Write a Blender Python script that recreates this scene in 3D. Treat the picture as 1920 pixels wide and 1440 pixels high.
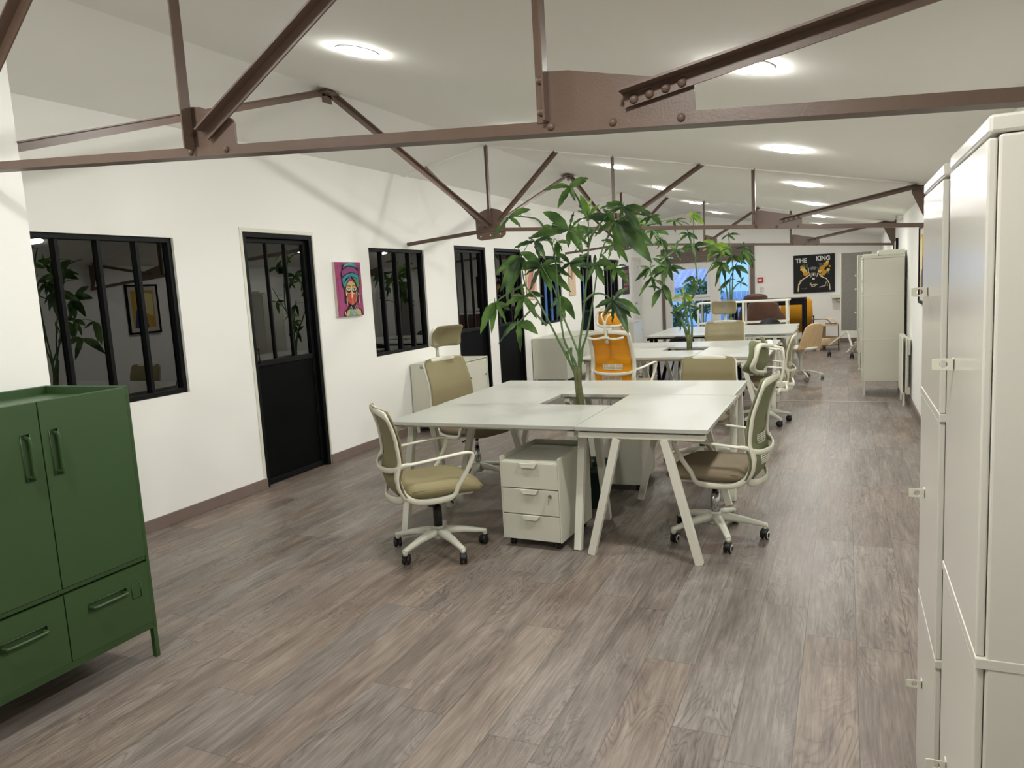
import bpy, bmesh, math, random
from mathutils import Vector, Matrix
random.seed(7)
PI = math.pi
for o in list(bpy.data.objects):
    bpy.data.objects.remove(o)
SC = bpy.context.scene
COL = SC.collection

# ---------------------------------------------------------------- camera
cam_data = bpy.data.cameras.new('camera')
cam = bpy.data.objects.new('camera', cam_data)
COL.objects.link(cam)
cam_data.sensor_fit = 'HORIZONTAL'
cam_data.sensor_width = 36.0
cam_data.lens = 1385.72 / 1920 * 36.0
cam_data.clip_start = 0.05
cam_data.clip_end = 200
_r = Vector((0.91199288, 0.40629761, -0.05649101))
_u = Vector((-0.00098524, 0.13988294, 0.99016756))
_f = Vector((-0.41020484, 0.90297011, -0.12797254))
cam.matrix_world = Matrix(((_r.x, _u.x, -_f.x, 0), (_r.y, _u.y, -_f.y, 0), (_r.z, _u.z, -_f.z, 1.5), (0, 0, 0, 1)))
SC.camera = cam

# ---------------------------------------------------------------- world, exposure
SC.view_settings.view_transform = 'Standard'
SC.view_settings.look = 'None'
SC.view_settings.gamma = 1
SC.view_settings.use_curve_mapping = False
SC.view_settings.exposure = 2.13
LAMP_STRENGTH = 62.0
world = bpy.data.worlds.new('dusk_sky')
SC.world = world
world.use_nodes = True
_bg = world.node_tree.nodes['Background']
_bg.inputs[0].default_value = (0.26, 0.50, 1.0, 1)
_bg.inputs[1].default_value = 0.85

# ---------------------------------------------------------------- geometry of the room
RX, RZ = -3.289, 2.94            # ridge of the ceiling
SR, SL = -0.2058, 0.187          # slopes right / left of the ridge
XL, XR = -4.29, 0.66             # side walls
YB, YF = 16.93, -2.6             # far wall, wall behind the camera
def ceil_z(x):
    return RZ + (SR * (x - RX) if x > RX else SL * (x - RX))

# ---------------------------------------------------------------- materials
def lin(c):
    c = c / 255.0
    return c / 12.92 if c <= 0.04045 else ((c + 0.055) / 1.055) ** 2.4
def rgb(r, g, b):
    return (lin(r), lin(g), lin(b), 1)
MATS = {}
def mat(name, col, rough=0.5, metal=0.0, spec=0.5, bump=0.0, bscale=200.0, var=0.0, vscale=3.0, coat=0.0):
    if name in MATS:
        return MATS[name]
    m = bpy.data.materials.new(name)
    m.use_nodes = True
    nt = m.node_tree
    b = nt.nodes['Principled BSDF']
    b.inputs['Base Color'].default_value = rgb(*col)
    b.inputs['Roughness'].default_value = rough
    b.inputs['Metallic'].default_value = metal
    b.inputs['Specular IOR Level'].default_value = spec
    b.inputs['Coat Weight'].default_value = coat
    tc = nt.nodes.new('ShaderNodeTexCoord')
    if bump > 0:
        n = nt.nodes.new('ShaderNodeTexNoise'); n.inputs['Scale'].default_value = bscale
        nt.links.new(tc.outputs['Object'], n.inputs['Vector'])
        bp = nt.nodes.new('ShaderNodeBump'); bp.inputs['Strength'].default_value = bump
        bp.inputs['Distance'].default_value = 0.002
        nt.links.new(n.outputs['Fac'], bp.inputs['Height'])
        nt.links.new(bp.outputs['Normal'], b.inputs['Normal'])
    if var > 0:
        n = nt.nodes.new('ShaderNodeTexNoise'); n.inputs['Scale'].default_value = vscale
        n.inputs['Detail'].default_value = 4
        nt.links.new(tc.outputs['Object'], n.inputs['Vector'])
        r = nt.nodes.new('ShaderNodeValToRGB')
        c = rgb(*col)
        r.color_ramp.elements[0].position = 0.3; r.color_ramp.elements[1].position = 0.7
        r.color_ramp.elements[0].color = tuple(max(0, v * (1 - var)) for v in c[:3]) + (1,)
        r.color_ramp.elements[1].color = tuple(min(1, v * (1 + var)) for v in c[:3]) + (1,)
        nt.links.new(n.outputs['Fac'], r.inputs['Fac'])
        nt.links.new(r.outputs['Color'], b.inputs['Base Color'])
    MATS[name] = m
    return m
def emis(name, col, strength):
    m = bpy.data.materials.new(name); m.use_nodes = True
    nt = m.node_tree
    for n in list(nt.nodes):
        if n.type != 'OUTPUT_MATERIAL': nt.nodes.remove(n)
    e = nt.nodes.new('ShaderNodeEmission')
    e.inputs[0].default_value = col; e.inputs[1].default_value = strength
    nt.links.new(e.outputs[0], nt.nodes['Material Output'].inputs[0])
    return m
def mesh_fabric(name, col, alpha):
    m = bpy.data.materials.new(name); m.use_nodes = True
    nt = m.node_tree; b = nt.nodes['Principled BSDF']
    b.inputs['Base Color'].default_value = rgb(*col); b.inputs['Roughness'].default_value = 0.75
    b.inputs['Specular IOR Level'].default_value = 0.25
    tc = nt.nodes.new('ShaderNodeTexCoord')
    n = nt.nodes.new('ShaderNodeTexNoise'); n.inputs['Scale'].default_value = 350
    nt.links.new(tc.outputs['Object'], n.inputs['Vector'])
    bp = nt.nodes.new('ShaderNodeBump'); bp.inputs['Strength'].default_value = 0.15; bp.inputs['Distance'].default_value = 0.001
    nt.links.new(n.outputs['Fac'], bp.inputs['Height']); nt.links.new(bp.outputs['Normal'], b.inputs['Normal'])
    t = nt.nodes.new('ShaderNodeBsdfTransparent')
    mx = nt.nodes.new('ShaderNodeMixShader'); mx.inputs[0].default_value = alpha
    nt.links.new(t.outputs[0], mx.inputs[1]); nt.links.new(b.outputs[0], mx.inputs[2])
    nt.links.new(mx.outputs[0], nt.nodes['Material Output'].inputs[0])
    return m
def glass_mat(name, tint=(1, 1, 1), ior=1.45):
    m = bpy.data.materials.new(name); m.use_nodes = True
    nt = m.node_tree
    for n in list(nt.nodes):
        if n.type != 'OUTPUT_MATERIAL': nt.nodes.remove(n)
    fr = nt.nodes.new('ShaderNodeFresnel'); fr.inputs[0].default_value = ior
    t = nt.nodes.new('ShaderNodeBsdfTransparent'); t.inputs[0].default_value = (*tint, 1)
    g = nt.nodes.new('ShaderNodeBsdfGlossy'); g.inputs['Roughness'].default_value = 0.0
    mx = nt.nodes.new('ShaderNodeMixShader')
    nt.links.new(fr.outputs[0], mx.inputs[0]); nt.links.new(t.outputs[0], mx.inputs[1]); nt.links.new(g.outputs[0], mx.inputs[2])
    nt.links.new(mx.outputs[0], nt.nodes['Material Output'].inputs[0])
    return m

def floor_material():
    m = bpy.data.materials.new('grey_oak_planks'); m.use_nodes = True
    nt = m.node_tree; L = nt.links; b = nt.nodes['Principled BSDF']
    def N(t, **k):
        n = nt.nodes.new(t)
        for a, v in k.items(): setattr(n, a, v)
        return n
    def M(op, a, c=None, d=None):
        n = N('ShaderNodeMath', operation=op)
        for i, v in enumerate((a, c, d)):
            if v is None: continue
            if hasattr(v, 'is_linked') or hasattr(v, 'links'): L.new(v, n.inputs[i])
            else: n.inputs[i].default_value = v
        return n.outputs[0]
    tc = N('ShaderNodeTexCoord'); sp = N('ShaderNodeSeparateXYZ'); L.new(tc.outputs['Object'], sp.inputs[0])
    W, LEN = 0.1925, 1.21
    px = M('DIVIDE', M('SUBTRACT', sp.outputs[0], 0.045), W)
    ix = M('FLOOR', px); fx = M('FRACT', px)
    wn = N('ShaderNodeTexWhiteNoise', noise_dimensions='1D'); L.new(ix, wn.inputs['W'])
    py = M('DIVIDE', M('ADD', sp.outputs[1], M('MULTIPLY', wn.outputs['Value'], 3.0)), LEN)
    iy = M('FLOOR', py); fy = M('FRACT', py)
    cid = N('ShaderNodeCombineXYZ'); L.new(ix, cid.inputs[0]); L.new(iy, cid.inputs[1])
    wn2 = N('ShaderNodeTexWhiteNoise', noise_dimensions='2D'); L.new(cid.outputs[0], wn2.inputs['Vector'])
    rnd = wn2.outputs['Value']
    # grain coordinates: shift each board
    off = M('MULTIPLY', rnd, 37.0)
    def grain(sx, sy, scale, detail, dist, rough=0.6):
        cv = N('ShaderNodeCombineXYZ')
        L.new(M('MULTIPLY', sp.outputs[0], sx), cv.inputs[0]); L.new(M('MULTIPLY', sp.outputs[1], sy), cv.inputs[1]); L.new(off, cv.inputs[2])
        n = N('ShaderNodeTexNoise'); n.inputs['Scale'].default_value = scale; n.inputs['Detail'].default_value = detail
        n.inputs['Distortion'].default_value = dist; n.inputs['Roughness'].default_value = rough
        L.new(cv.outputs[0], n.inputs['Vector']); return n.outputs['Fac']
    g1 = grain(1.0, 0.055, 95, 3, 0.5)      # fine fibres
    g2 = grain(1.0, 0.13, 13, 5, 0.9)         # broad streaks
    g3 = grain(1.0, 0.22, 5.5, 2.5, 1.0)         # cathedral field -> rings
    ring = M('ABSOLUTE', M('SINE', M('MULTIPLY', g3, 62.0)))
    ring = M('POWER', ring, 0.55)
    g4 = grain(1.0, 0.6, 4.0, 3, 0.2)       # blotches
    mask = M('SMOOTH_MIN', M('MULTIPLY', M('SUBTRACT', grain(1, .35, 4.5, 1, .0), 0.42), 4.0), 1.0, .1)
    mask = M('MAXIMUM', mask, 0.0)
    v = M('ADD', M('MULTIPLY', M('SUBTRACT', g1, .5), 0.85), M('MULTIPLY', M('SUBTRACT', g2, .5), 0.95))
    v = M('ADD', v, M('MULTIPLY', M('MULTIPLY', M('SUBTRACT', ring, .8), mask), 0.42))
    v = M('ADD', v, M('MULTIPLY', M('SUBTRACT', g4, .5), 0.35))
    v = M('ADD', v, M('MULTIPLY', M('SUBTRACT', rnd, .5), 0.13))
    v = M('ADD', v, 0.5)
    cr = N('ShaderNodeValToRGB'); L.new(v, cr.inputs['Fac'])
    e = cr.color_ramp.elements
    e[0].position = 0.08; e[0].color = rgb(80, 70, 63)
    e[1].position = 0.92; e[1].color = rgb(156, 145, 136)
    x = e.new(0.5); x.color = rgb(122, 111, 103)
    # pinkish / greyish drift per board
    hs = N('ShaderNodeHueSaturation'); L.new(cr.outputs[0], hs.inputs['Color'])
    wn3 = N('ShaderNodeTexWhiteNoise', noise_dimensions='2D'); 
    cid2 = N('ShaderNodeCombineXYZ'); L.new(iy, cid2.inputs[0]); L.new(ix, cid2.inputs[1]); L.new(cid2.outputs[0], wn3.inputs['Vector'])
    L.new(M('ADD', M('MULTIPLY', wn3.outputs['Value'], 0.5), 0.75), hs.inputs['Saturation'])
    # seams
    def edge(fr, w):
        a = M('LESS_THAN', fr, w); c = M('GREATER_THAN', fr, 1 - w); return M('MAXIMUM', a, c)
    seam = M('MAXIMUM', edge(fx, 0.0075), edge(fy, 0.0011))
    mx = N('ShaderNodeMix', data_type='RGBA'); L.new(M('MULTIPLY', seam, 0.62), mx.inputs[0])
    L.new(hs.outputs[0], mx.inputs[6]); mx.inputs[7].default_value = rgb(62, 54, 50)
    L.new(mx.outputs[2], b.inputs['Base Color'])
    L.new(M('ADD', M('MULTIPLY', g2, 0.18), 0.34), b.inputs['Roughness'])
    b.inputs['Specular IOR Level'].default_value = 0.42
    bp = N('ShaderNodeBump'); bp.inputs['Strength'].default_value = 0.25; bp.inputs['Distance'].default_value = 0.0015
    L.new(M('SUBTRACT', M('MULTIPLY', g1, .6), seam), bp.inputs['Height']); L.new(bp.outputs[0], b.inputs['Normal'])
    return m

def wood_material(name, c1, c2, scale=6.0, axis=2):
    m = bpy.data.materials.new(name); m.use_nodes = True
    nt = m.node_tree; b = nt.nodes['Principled BSDF']
    tc = nt.nodes.new('ShaderNodeTexCoord'); mp = nt.nodes.new('ShaderNodeMapping')
    s = [8, 8, 8]; s[axis] = 0.8; mp.inputs['Scale'].default_value = s
    n = nt.nodes.new('ShaderNodeTexNoise'); n.inputs['Scale'].default_value = scale; n.inputs['Detail'].default_value = 4
    r = nt.nodes.new('ShaderNodeValToRGB'); r.color_ramp.elements[0].color = rgb(*c1); r.color_ramp.elements[1].color = rgb(*c2)
    r.color_ramp.elements[0].position = .3; r.color_ramp.elements[1].position = .7
    nt.links.new(tc.outputs['Object'], mp.inputs[0]); nt.links.new(mp.outputs[0], n.inputs['Vector'])
    nt.links.new(n.outputs['Fac'], r.inputs[0]); nt.links.new(r.outputs[0], b.inputs['Base Color'])
    b.inputs['Roughness'].default_value = .45
    return m

def leaf_material(name, dark, light, trans=0.25):
    m = bpy.data.materials.new(name); m.use_nodes = True
    nt = m.node_tree; b = nt.nodes['Principled BSDF']
    oi = nt.nodes.new('ShaderNodeTexCoord')
    n = nt.nodes.new('ShaderNodeTexNoise'); n.inputs['Scale'].default_value = 7.0; n.inputs['Detail'].default_value = 1
    r = nt.nodes.new('ShaderNodeValToRGB')
    r.color_ramp.elements[0].position = .38; r.color_ramp.elements[0].color = rgb(*dark)
    r.color_ramp.elements[1].position = .66; r.color_ramp.elements[1].color = rgb(*light)
    nt.links.new(oi.outputs['Object'], n.inputs['Vector']); nt.links.new(n.outputs['Fac'], r.inputs[0])
    nt.links.new(r.outputs[0], b.inputs['Base Color'])
    b.inputs['Roughness'].default_value = .36; b.inputs['Specular IOR Level'].default_value = .45
    tr = nt.nodes.new('ShaderNodeBsdfTranslucent'); nt.links.new(r.outputs[0], tr.inputs[0])
    mx = nt.nodes.new('ShaderNodeMixShader'); mx.inputs[0].default_value = trans
    nt.links.new(b.outputs[0], mx.inputs[1]); nt.links.new(tr.outputs[0], mx.inputs[2])
    nt.links.new(mx.outputs[0], nt.nodes['Material Output'].inputs[0])
    return m

WALL = mat('white_wall_paint', (244, 243, 238), .85, bump=.12, bscale=350)
CEIL = mat('ceiling_paint', (244, 243, 237), .9, bump=.05, bscale=300)
SKIRT = mat('taupe_skirting', (122, 106, 97), .5, var=.06, vscale=8)
FLOOR = floor_material()
STEEL = mat('brown_painted_steel', (102, 82, 70), .42, bump=.22, bscale=160, var=.05, vscale=9)
BLACK = mat('matt_black_metal', (6, 7, 9), .5, spec=.2)
BLACKPANEL = mat('black_door_panel', (4, 5, 7), .6, spec=.1)
DGLASS = glass_mat('partition_glass', (.9, .9, .9), 2.1)
CGLASS = glass_mat('window_glass')
WHITE = mat('white_lacquer', (222, 221, 208), .4)
DESKW = mat('white_desk_laminate', (182, 183, 175), .32, var=.012, vscale=2)
LOCKER = mat('glossy_white_locker_metal', (216, 213, 203), .2)
CABINET = mat('white_cabinet_metal', (206, 205, 190), .4)
PLASTIC = mat('white_plastic', (216, 214, 198), .38)
GREEN = mat('green_cabinet_metal', (50, 77, 40), .38, bump=.04)
CHAIRBLK = mat('black_plastic', (22, 22, 23), .45)
CHROME = mat('chrome', (200, 200, 200), .18, metal=1)
SEATF = mat('khaki_seat_fabric', (146, 136, 103), .85, bump=.5, bscale=500, spec=.2)
SEATG = mat('taupe_seat_fabric', (140, 126, 106), .85, bump=.5, bscale=500, spec=.2)
MESHK = mesh_fabric('khaki_mesh', (140, 130, 98), .93)
MESHO = mesh_fabric('olive_mesh', (128, 132, 98), .9)
MESHY = mesh_fabric('amber_mesh', (224, 150, 20), .86)
MESHT = mesh_fabric('sheer_khaki_mesh', (178, 166, 130), .72)
PLY = wood_material('birch_plywood', (200, 168, 124), (218, 190, 148))
BENT = wood_material('bent_birch', (206, 176, 140), (222, 196, 162))
BROWNL = mat('brown_leather', (88, 58, 44), .5, var=.12, vscale=12)
MUSTARD = mat('mustard_fabric', (206, 146, 24), .8, bump=.4)
GREYF = mat('grey_felt', (128, 124, 118), .95, bump=.6, bscale=250, var=.08, vscale=25)
GREYSEAT = mat('grey_upholstery', (122, 118, 112), .85)
CASING = mat('brown_window_casing', (112, 98, 90), .6, var=.08, vscale=6)
PVC = mat('white_pvc', (228, 226, 222), .35)
BARK = mat('green_brown_bark', (96, 98, 62), .8, var=.35, vscale=18, bump=.6, bscale=60)
STEMG = mat('green_stem', (78, 104, 58), .55, var=.25, vscale=20)
LEAF = leaf_material('money_tree_leaf', (38, 64, 32), (90, 122, 58), .4)
LEAFB = leaf_material('bright_young_leaf', (84, 128, 44), (142, 168, 62), .35)
POTG = mat('dark_green_plastic', (32, 48, 44), .4)
SOIL = mat('potting_soil', (44, 34, 26), .95, bump=1, bscale=60)
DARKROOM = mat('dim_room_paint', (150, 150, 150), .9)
RED = mat('red_plastic', (190, 30, 40), .4)
LAMPE = emis('lamp_diffuser_light', (0.985, 0.98, 0.93, 1), LAMP_STRENGTH)

# ---------------------------------------------------------------- mesh helpers
class MB:
    def __init__(s):
        s.v = []; s.f = []; s.m = []; s.sm = []
    def face(s, idx, mi=0, smooth=False):
        s.f.append(tuple(idx)); s.m.append(mi); s.sm.append(smooth)
    def box(s, x0, x1, y0, y1, z0, z1, mi=0, M=None):
        b = len(s.v)
        P = [(x, y, z) for z in (z0, z1) for y in (y0, y1) for x in (x0, x1)]
        if M is not None: P = [tuple(M @ Vector(p)) for p in P]
        s.v += P
        for q in ((0, 2, 3, 1), (4, 5, 7, 6), (0, 1, 5, 4), (2, 6, 7, 3), (0, 4, 6, 2), (1, 3, 7, 5)):
            s.face([b + i for i in q], mi)
        return s
    def bar(s, p0, p1, w, h, up=(0, 0, 1), mi=0, ow=0, oh=0):
        """box from p0 to p1: width w along side, height h along up; ow/oh offset"""
        p0 = Vector(p0); p1 = Vector(p1); d = (p1 - p0).normalized(); up = Vector(up)
        sd = d.cross(up).normalized(); u = sd.cross(d).normalized()
        b = len(s.v)
        for p in (p0, p1):
            for a, c in ((-1, -1), (1, -1), (1, 1), (-1, 1)):
                s.v.append(tuple(p + sd * (a * w / 2 + ow) + u * (c * h / 2 + oh)))
        for q in ((3, 2, 1, 0), (4, 5, 6, 7), (0, 1, 5, 4), (1, 2, 6, 5), (2, 3, 7, 6), (3, 0, 4, 7)):
            s.face([b + i for i in q], mi)
        return s
    def sweep(s, pts, w, h, up=(0, 0, 1), n=10, closed=False, mi=0, power=2.6, cap=True):
        """superellipse section swept along pts. w,h scalars or lists. w along side, h along up"""
        P = [Vector(p) for p in pts]; N = len(P)
        W = w if isinstance(w, (list, tuple)) else [w] * N
        H = h if isinstance(h, (list, tuple)) else [h] * N
        up = Vector(up); b = len(s.v); prev = None
        for i, p in enumerate(P):
            if closed: d = P[(i + 1) % N] - P[i - 1]
            else: d = P[min(i + 1, N - 1)] - P[max(i - 1, 0)]
            d.normalize()
            if prev is None:
                u0 = up - d * up.dot(d)
                if u0.length < 1e-3: u0 = Vector((1, 0, 0)) - d * d.x
            else:
                u0 = up - d * up.dot(d)
                if u0.length < .15: u0 = prev - d * prev.dot(d)
                if u0.dot(prev) < 0: u0 = -u0
            u0.normalize(); prev = u0
            sd = d.cross(u0)
            for k in range(n):
                a = 2 * PI * (k + .5) / n
                ca, sa = math.cos(a), math.sin(a)
                x = math.copysign(abs(ca) ** (2 / power), ca) * W[i] / 2
                y = math.copysign(abs(sa) ** (2 / power), sa) * H[i] / 2
                s.v.append(tuple(p + sd * x + u0 * y))
        R = N if closed else N - 1
        for i in range(R):
            j = (i + 1) % N
            for k in range(n):
                l = (k + 1) % n
                s.face((b + i * n + k, b + i * n + l, b + j * n + l, b + j * n + k), mi, True)
        if not closed and cap:
            s.face([b + k for k in range(n)][::-1], mi); s.face([b + (N - 1) * n + k for k in range(n)], mi)
        return s
    def tube(s, pts, r, n=8, mi=0, closed=False):
        rr = [2 * x for x in r] if isinstance(r, (list, tuple)) else 2 * r
        return s.sweep(pts, rr, rr, n=n, mi=mi, power=2, closed=closed)
    def lathe(s, prof, c=(0, 0, 0), n=24, mi=0, M=None, smooth=True, closed=False):
        b = len(s.v); K = len(prof)
        for r, z in prof:
            for k in range(n):
                a = 2 * PI * k / n
                p = Vector((c[0] + r * math.cos(a), c[1] + r * math.sin(a), c[2] + z))
                if M is not None: p = M @ p
                s.v.append(tuple(p))
        for i in range(K - 1):
            for k in range(n):
                l = (k + 1) % n
                s.face((b + i * n + k, b + i * n + l, b + (i + 1) * n + l, b + (i + 1) * n + k), mi, smooth)
        if prof[0][0] > 1e-6 and not closed: s.face([b + k for k in range(n)][::-1], mi)
        if prof[-1][0] > 1e-6 and not closed: s.face([b + (K - 1) * n + k for k in range(n)], mi)
        return s
    def prism(s, poly, o, ux, uy, t, mi=0, mside=None):
        """2D polygon extruded by t along ux x uy"""
        o = Vector(o); ux = Vector(ux); uy = Vector(uy); nn = ux.cross(uy).normalized()
        b = len(s.v); n = len(poly)
        for q in (0, t):
            for x, y in poly: s.v.append(tuple(o + ux * x + uy * y + nn * q))
        s.face([b + i for i in range(n)][::-1], mi if mside is None else mside)
        s.face([b + n + i for i in range(n)], mi)
        for i in range(n):
            j = (i + 1) % n
            s.face((b + i, b + j, b + n + j, b + n + i), mi if mside is None else mside)
        return s
    def grid(s, fn, nu, nv, mi=0):
        b = len(s.v)
        for j in range(nv + 1):
            for i in range(nu + 1):
                s.v.append(tuple(fn(i / nu, j / nv)))
        for j in range(nv):
            for i in range(nu):
                a = b + j * (nu + 1) + i
                s.face((a, a + 1, a + nu + 2, a + nu + 1), mi, True)
        return s
    def build(s, name, m, parent=None, bevel=0, solid=0, sub=0, fix=True, seg=2):
        me = bpy.data.meshes.new(name)
        me.from_pydata(s.v, [], s.f)
        for x in (m if isinstance(m, (list, tuple)) else [m]): me.materials.append(x)
        for p, mi, sm in zip(me.polygons, s.m, s.sm):
            p.material_index = mi; p.use_smooth = sm
        if fix:
            bm = bmesh.new(); bm.from_mesh(me); bmesh.ops.recalc_face_normals(bm, faces=bm.faces); bm.to_mesh(me); bm.free()
        o = bpy.data.objects.new(name, me); COL.objects.link(o)
        if parent is not None: o.parent = parent
        if solid:
            q = o.modifiers.new('s', 'SOLIDIFY'); q.thickness = solid; q.offset = 0
        if bevel:
            q = o.modifiers.new('b', 'BEVEL'); q.width = bevel; q.segments = seg; q.limit_method = 'ANGLE'; q.angle_limit = .6
        if sub:
            q = o.modifiers.new('u', 'SUBSURF'); q.levels = sub; q.render_levels = sub
        return o

def catmull(P, k=5, closed=False):
    P = [Vector(p) for p in P]; n = len(P); out = []
    rng = range(n) if closed else range(n - 1)
    for i in rng:
        if closed: a, b, c, d = P[i - 1], P[i], P[(i + 1) % n], P[(i + 2) % n]
        else: a, b, c, d = P[max(i - 1, 0)], P[i], P[i + 1], P[min(i + 2, n - 1)]
        for j in range(k):
            t = j / k
            out.append(0.5 * ((2 * b) + (c - a) * t + (2 * a - 5 * b + 4 * c - d) * t * t + (-a + 3 * b - 3 * c + d) * t ** 3))
    if not closed: out.append(P[-1])
    return out
def tag(o, label=None, cat=None, group=None, kind=None):
    if label: o['label'] = label
    if cat: o['category'] = cat
    if group: o['group'] = group
    if kind: o['kind'] = kind
    return o
def empty(name, loc, rz=0, label=None, cat=None, group=None):
    o = bpy.data.objects.new(name, None); COL.objects.link(o)
    o.location = loc; o.rotation_euler = (0, 0, rz); o.empty_display_size = .1
    return tag(o, label, cat, group)
def copy_tree(o, parent=None):
    c = o.copy(); COL.objects.link(c)
    if parent is not None: c.parent = parent
    for ch in list(o.children): copy_tree(ch, c)
    return c
def struct(o, label=None):
    o['kind'] = 'structure'
    if label: o['label'] = label
    return o
def disc(c, nrm, r, h, mb, n=16, mi=0):
    """short cylinder centred at c along nrm"""
    q = Vector((0, 0, 1)).rotation_difference(Vector(nrm)).to_matrix().to_4x4()
    M = Matrix.Translation(Vector(c)) @ q
    mb.lathe([(r, -h / 2), (r, h / 2)], n=n, M=M, mi=mi, smooth=False)
    return mb
LEAVES_NEAR = [
    ((-1.62, 4.64, 2.13), [(-1.77, 4.56, 2.11), (-1.74, 4.62, 2.13), (-1.48, 4.57, 2.14), (-1.68, 4.56, 1.99), (-1.58, 4.62, 2.03), (-1.51, 4.71, 2.18)]),
    ((-1.7, 4.82, 1.87), [(-1.9, 4.86, 2.01), (-1.64, 4.77, 1.98), (-1.58, 4.82, 1.94), (-1.49, 4.78, 1.83), (-1.69, 4.76, 1.75), (-1.97, 4.75, 1.83), (-1.59, 4.76, 1.7), (-1.85, 4.89, 1.93), (-1.95, 4.88, 1.82)]),
    ((-1.92, 4.82, 1.64), [(-2.09, 4.87, 1.75), (-2.02, 4.76, 1.66), (-2.04, 4.78, 1.58), (-2.03, 4.84, 1.46), (-1.86, 4.86, 1.45), (-1.72, 4.88, 1.55), (-1.73, 4.89, 1.45), (-1.77, 4.74, 1.67), (-1.75, 4.84, 1.65), (-2.16, 4.85, 1.63)]),
    ((-1.35, 4.72, 1.89), [(-1.41, 4.66, 1.97), (-1.57, 4.72, 1.93), (-1.47, 4.65, 1.8), (-1.35, 4.8, 1.65), (-1.12, 4.79, 1.72), (-1.12, 4.73, 1.61), (-1.27, 4.69, 1.7), (-1.19, 4.8, 1.83), (-1.23, 4.73, 1.8), (-1.43, 4.79, 1.78)]),
    ((-1.71, 4.83, 1.65), [(-1.8, 4.83, 1.72), (-1.59, 4.82, 1.67), (-1.62, 4.85, 1.51), (-1.56, 4.82, 1.61), (-1.76, 4.77, 1.59)]),
    ((-1.48, 4.66, 1.62), [(-1.49, 4.71, 1.69), (-1.33, 4.58, 1.61), (-1.39, 4.58, 1.48), (-1.59, 4.68, 1.62), (-1.53, 4.62, 1.51)]),
    ((-2.02, 4.73, 1.44), [(-2.04, 4.73, 1.53), (-1.86, 4.7, 1.43), (-1.97, 4.82, 1.28), (-2.08, 4.68, 1.28), (-2.18, 4.72, 1.38), (-2.1, 4.68, 1.45)]),
    ((-2.26, 4.76, 1.41), [(-2.37, 4.72, 1.19), (-2.29, 4.74, 1.19), (-2.2, 4.81, 1.25), (-2.13, 4.73, 1.35)]),
    ((-2.08, 4.74, 1.26), [(-2.28, 4.81, 1.1), (-2.04, 4.67, 1.06), (-1.9, 4.66, 1.18)]),
    ((-1.35, 4.63, 1.39), [(-1.28, 4.68, 1.46), (-1.49, 4.65, 1.34), (-1.42, 4.59, 1.28), (-1.36, 4.6, 1.24), (-1.25, 4.58, 1.17), (-1.24, 4.63, 1.27), (-1.16, 4.55, 1.29)]),
    ((-1.77, 4.78, 1.43), [(-1.88, 4.85, 1.33), (-1.83, 4.86, 1.26), (-1.69, 4.83, 1.26), (-1.78, 4.87, 1.25), (-1.79, 4.7, 1.41)]),
    ((-1.27, 4.65, 1.97), [(-1.46, 4.74, 1.98), (-1.4, 4.7, 2.01), (-1.18, 4.64, 1.92), (-1.11, 4.73, 1.91), (-1.31, 4.67, 1.88), (-1.23, 4.71, 1.85), (-1.15, 4.62, 1.78), (-1.37, 4.6, 1.93)]),
    ((-1.11, 4.7, 1.9), [(-1.03, 4.64, 1.83), (-1.05, 4.68, 1.9), (-1.2, 4.79, 1.95), (-1.14, 4.67, 1.85), (-1.17, 4.61, 1.85)]),
    ((-2.03, 4.57, 1.97), [(-2.13, 4.51, 1.83), (-1.97, 4.63, 1.9), (-1.86, 4.55, 2.0), (-2.1, 4.54, 1.88)]),
    ((-1.96, 4.59, 1.7), [(-2.21, 4.68, 1.6), (-2.13, 4.58, 1.48), (-2.07, 4.54, 1.43), (-2.0, 4.51, 1.53), (-1.96, 4.51, 1.77), (-1.91, 4.53, 1.6), (-2.11, 4.62, 1.67)]),
    ((-1.87, 4.61, 1.8), [(-1.99, 4.53, 1.76), (-1.74, 4.61, 1.8), (-1.78, 4.56, 1.67), (-1.89, 4.7, 1.72), (-1.89, 4.54, 1.82), (-1.84, 4.61, 1.67)]),
    ((-1.56, 4.81, 1.95), [(-1.6, 4.79, 2.09), (-1.56, 4.9, 2.07), (-1.63, 4.8, 1.99), (-1.46, 4.76, 2.01)]),
    ((-1.36, 4.69, 1.75), [(-1.37, 4.61, 1.65), (-1.43, 4.68, 1.68), (-1.3, 4.65, 1.69), (-1.46, 4.76, 1.78), (-1.28, 4.75, 1.62)]),
    ((-1.36, 4.72, 1.6), [(-1.42, 4.64, 1.58), (-1.37, 4.68, 1.49), (-1.26, 4.67, 1.48), (-1.27, 4.67, 1.6), (-1.32, 4.67, 1.64)]),
    ((-1.83, 4.84, 1.89), [(-1.87, 4.77, 1.91), (-1.79, 4.76, 1.92), (-1.91, 4.92, 1.87), (-1.94, 4.85, 1.87), (-1.81, 4.93, 1.92)]),
    ((-1.74, 4.69, 1.79), [(-1.8, 4.76, 1.69), (-1.72, 4.72, 1.72), (-1.76, 4.74, 1.65), (-1.66, 4.73, 1.77)]),
    ((-1.56, 4.67, 1.78), [(-1.63, 4.7, 1.71), (-1.55, 4.72, 1.74), (-1.49, 4.69, 1.84), (-1.6, 4.72, 1.9)]),
]
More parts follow.
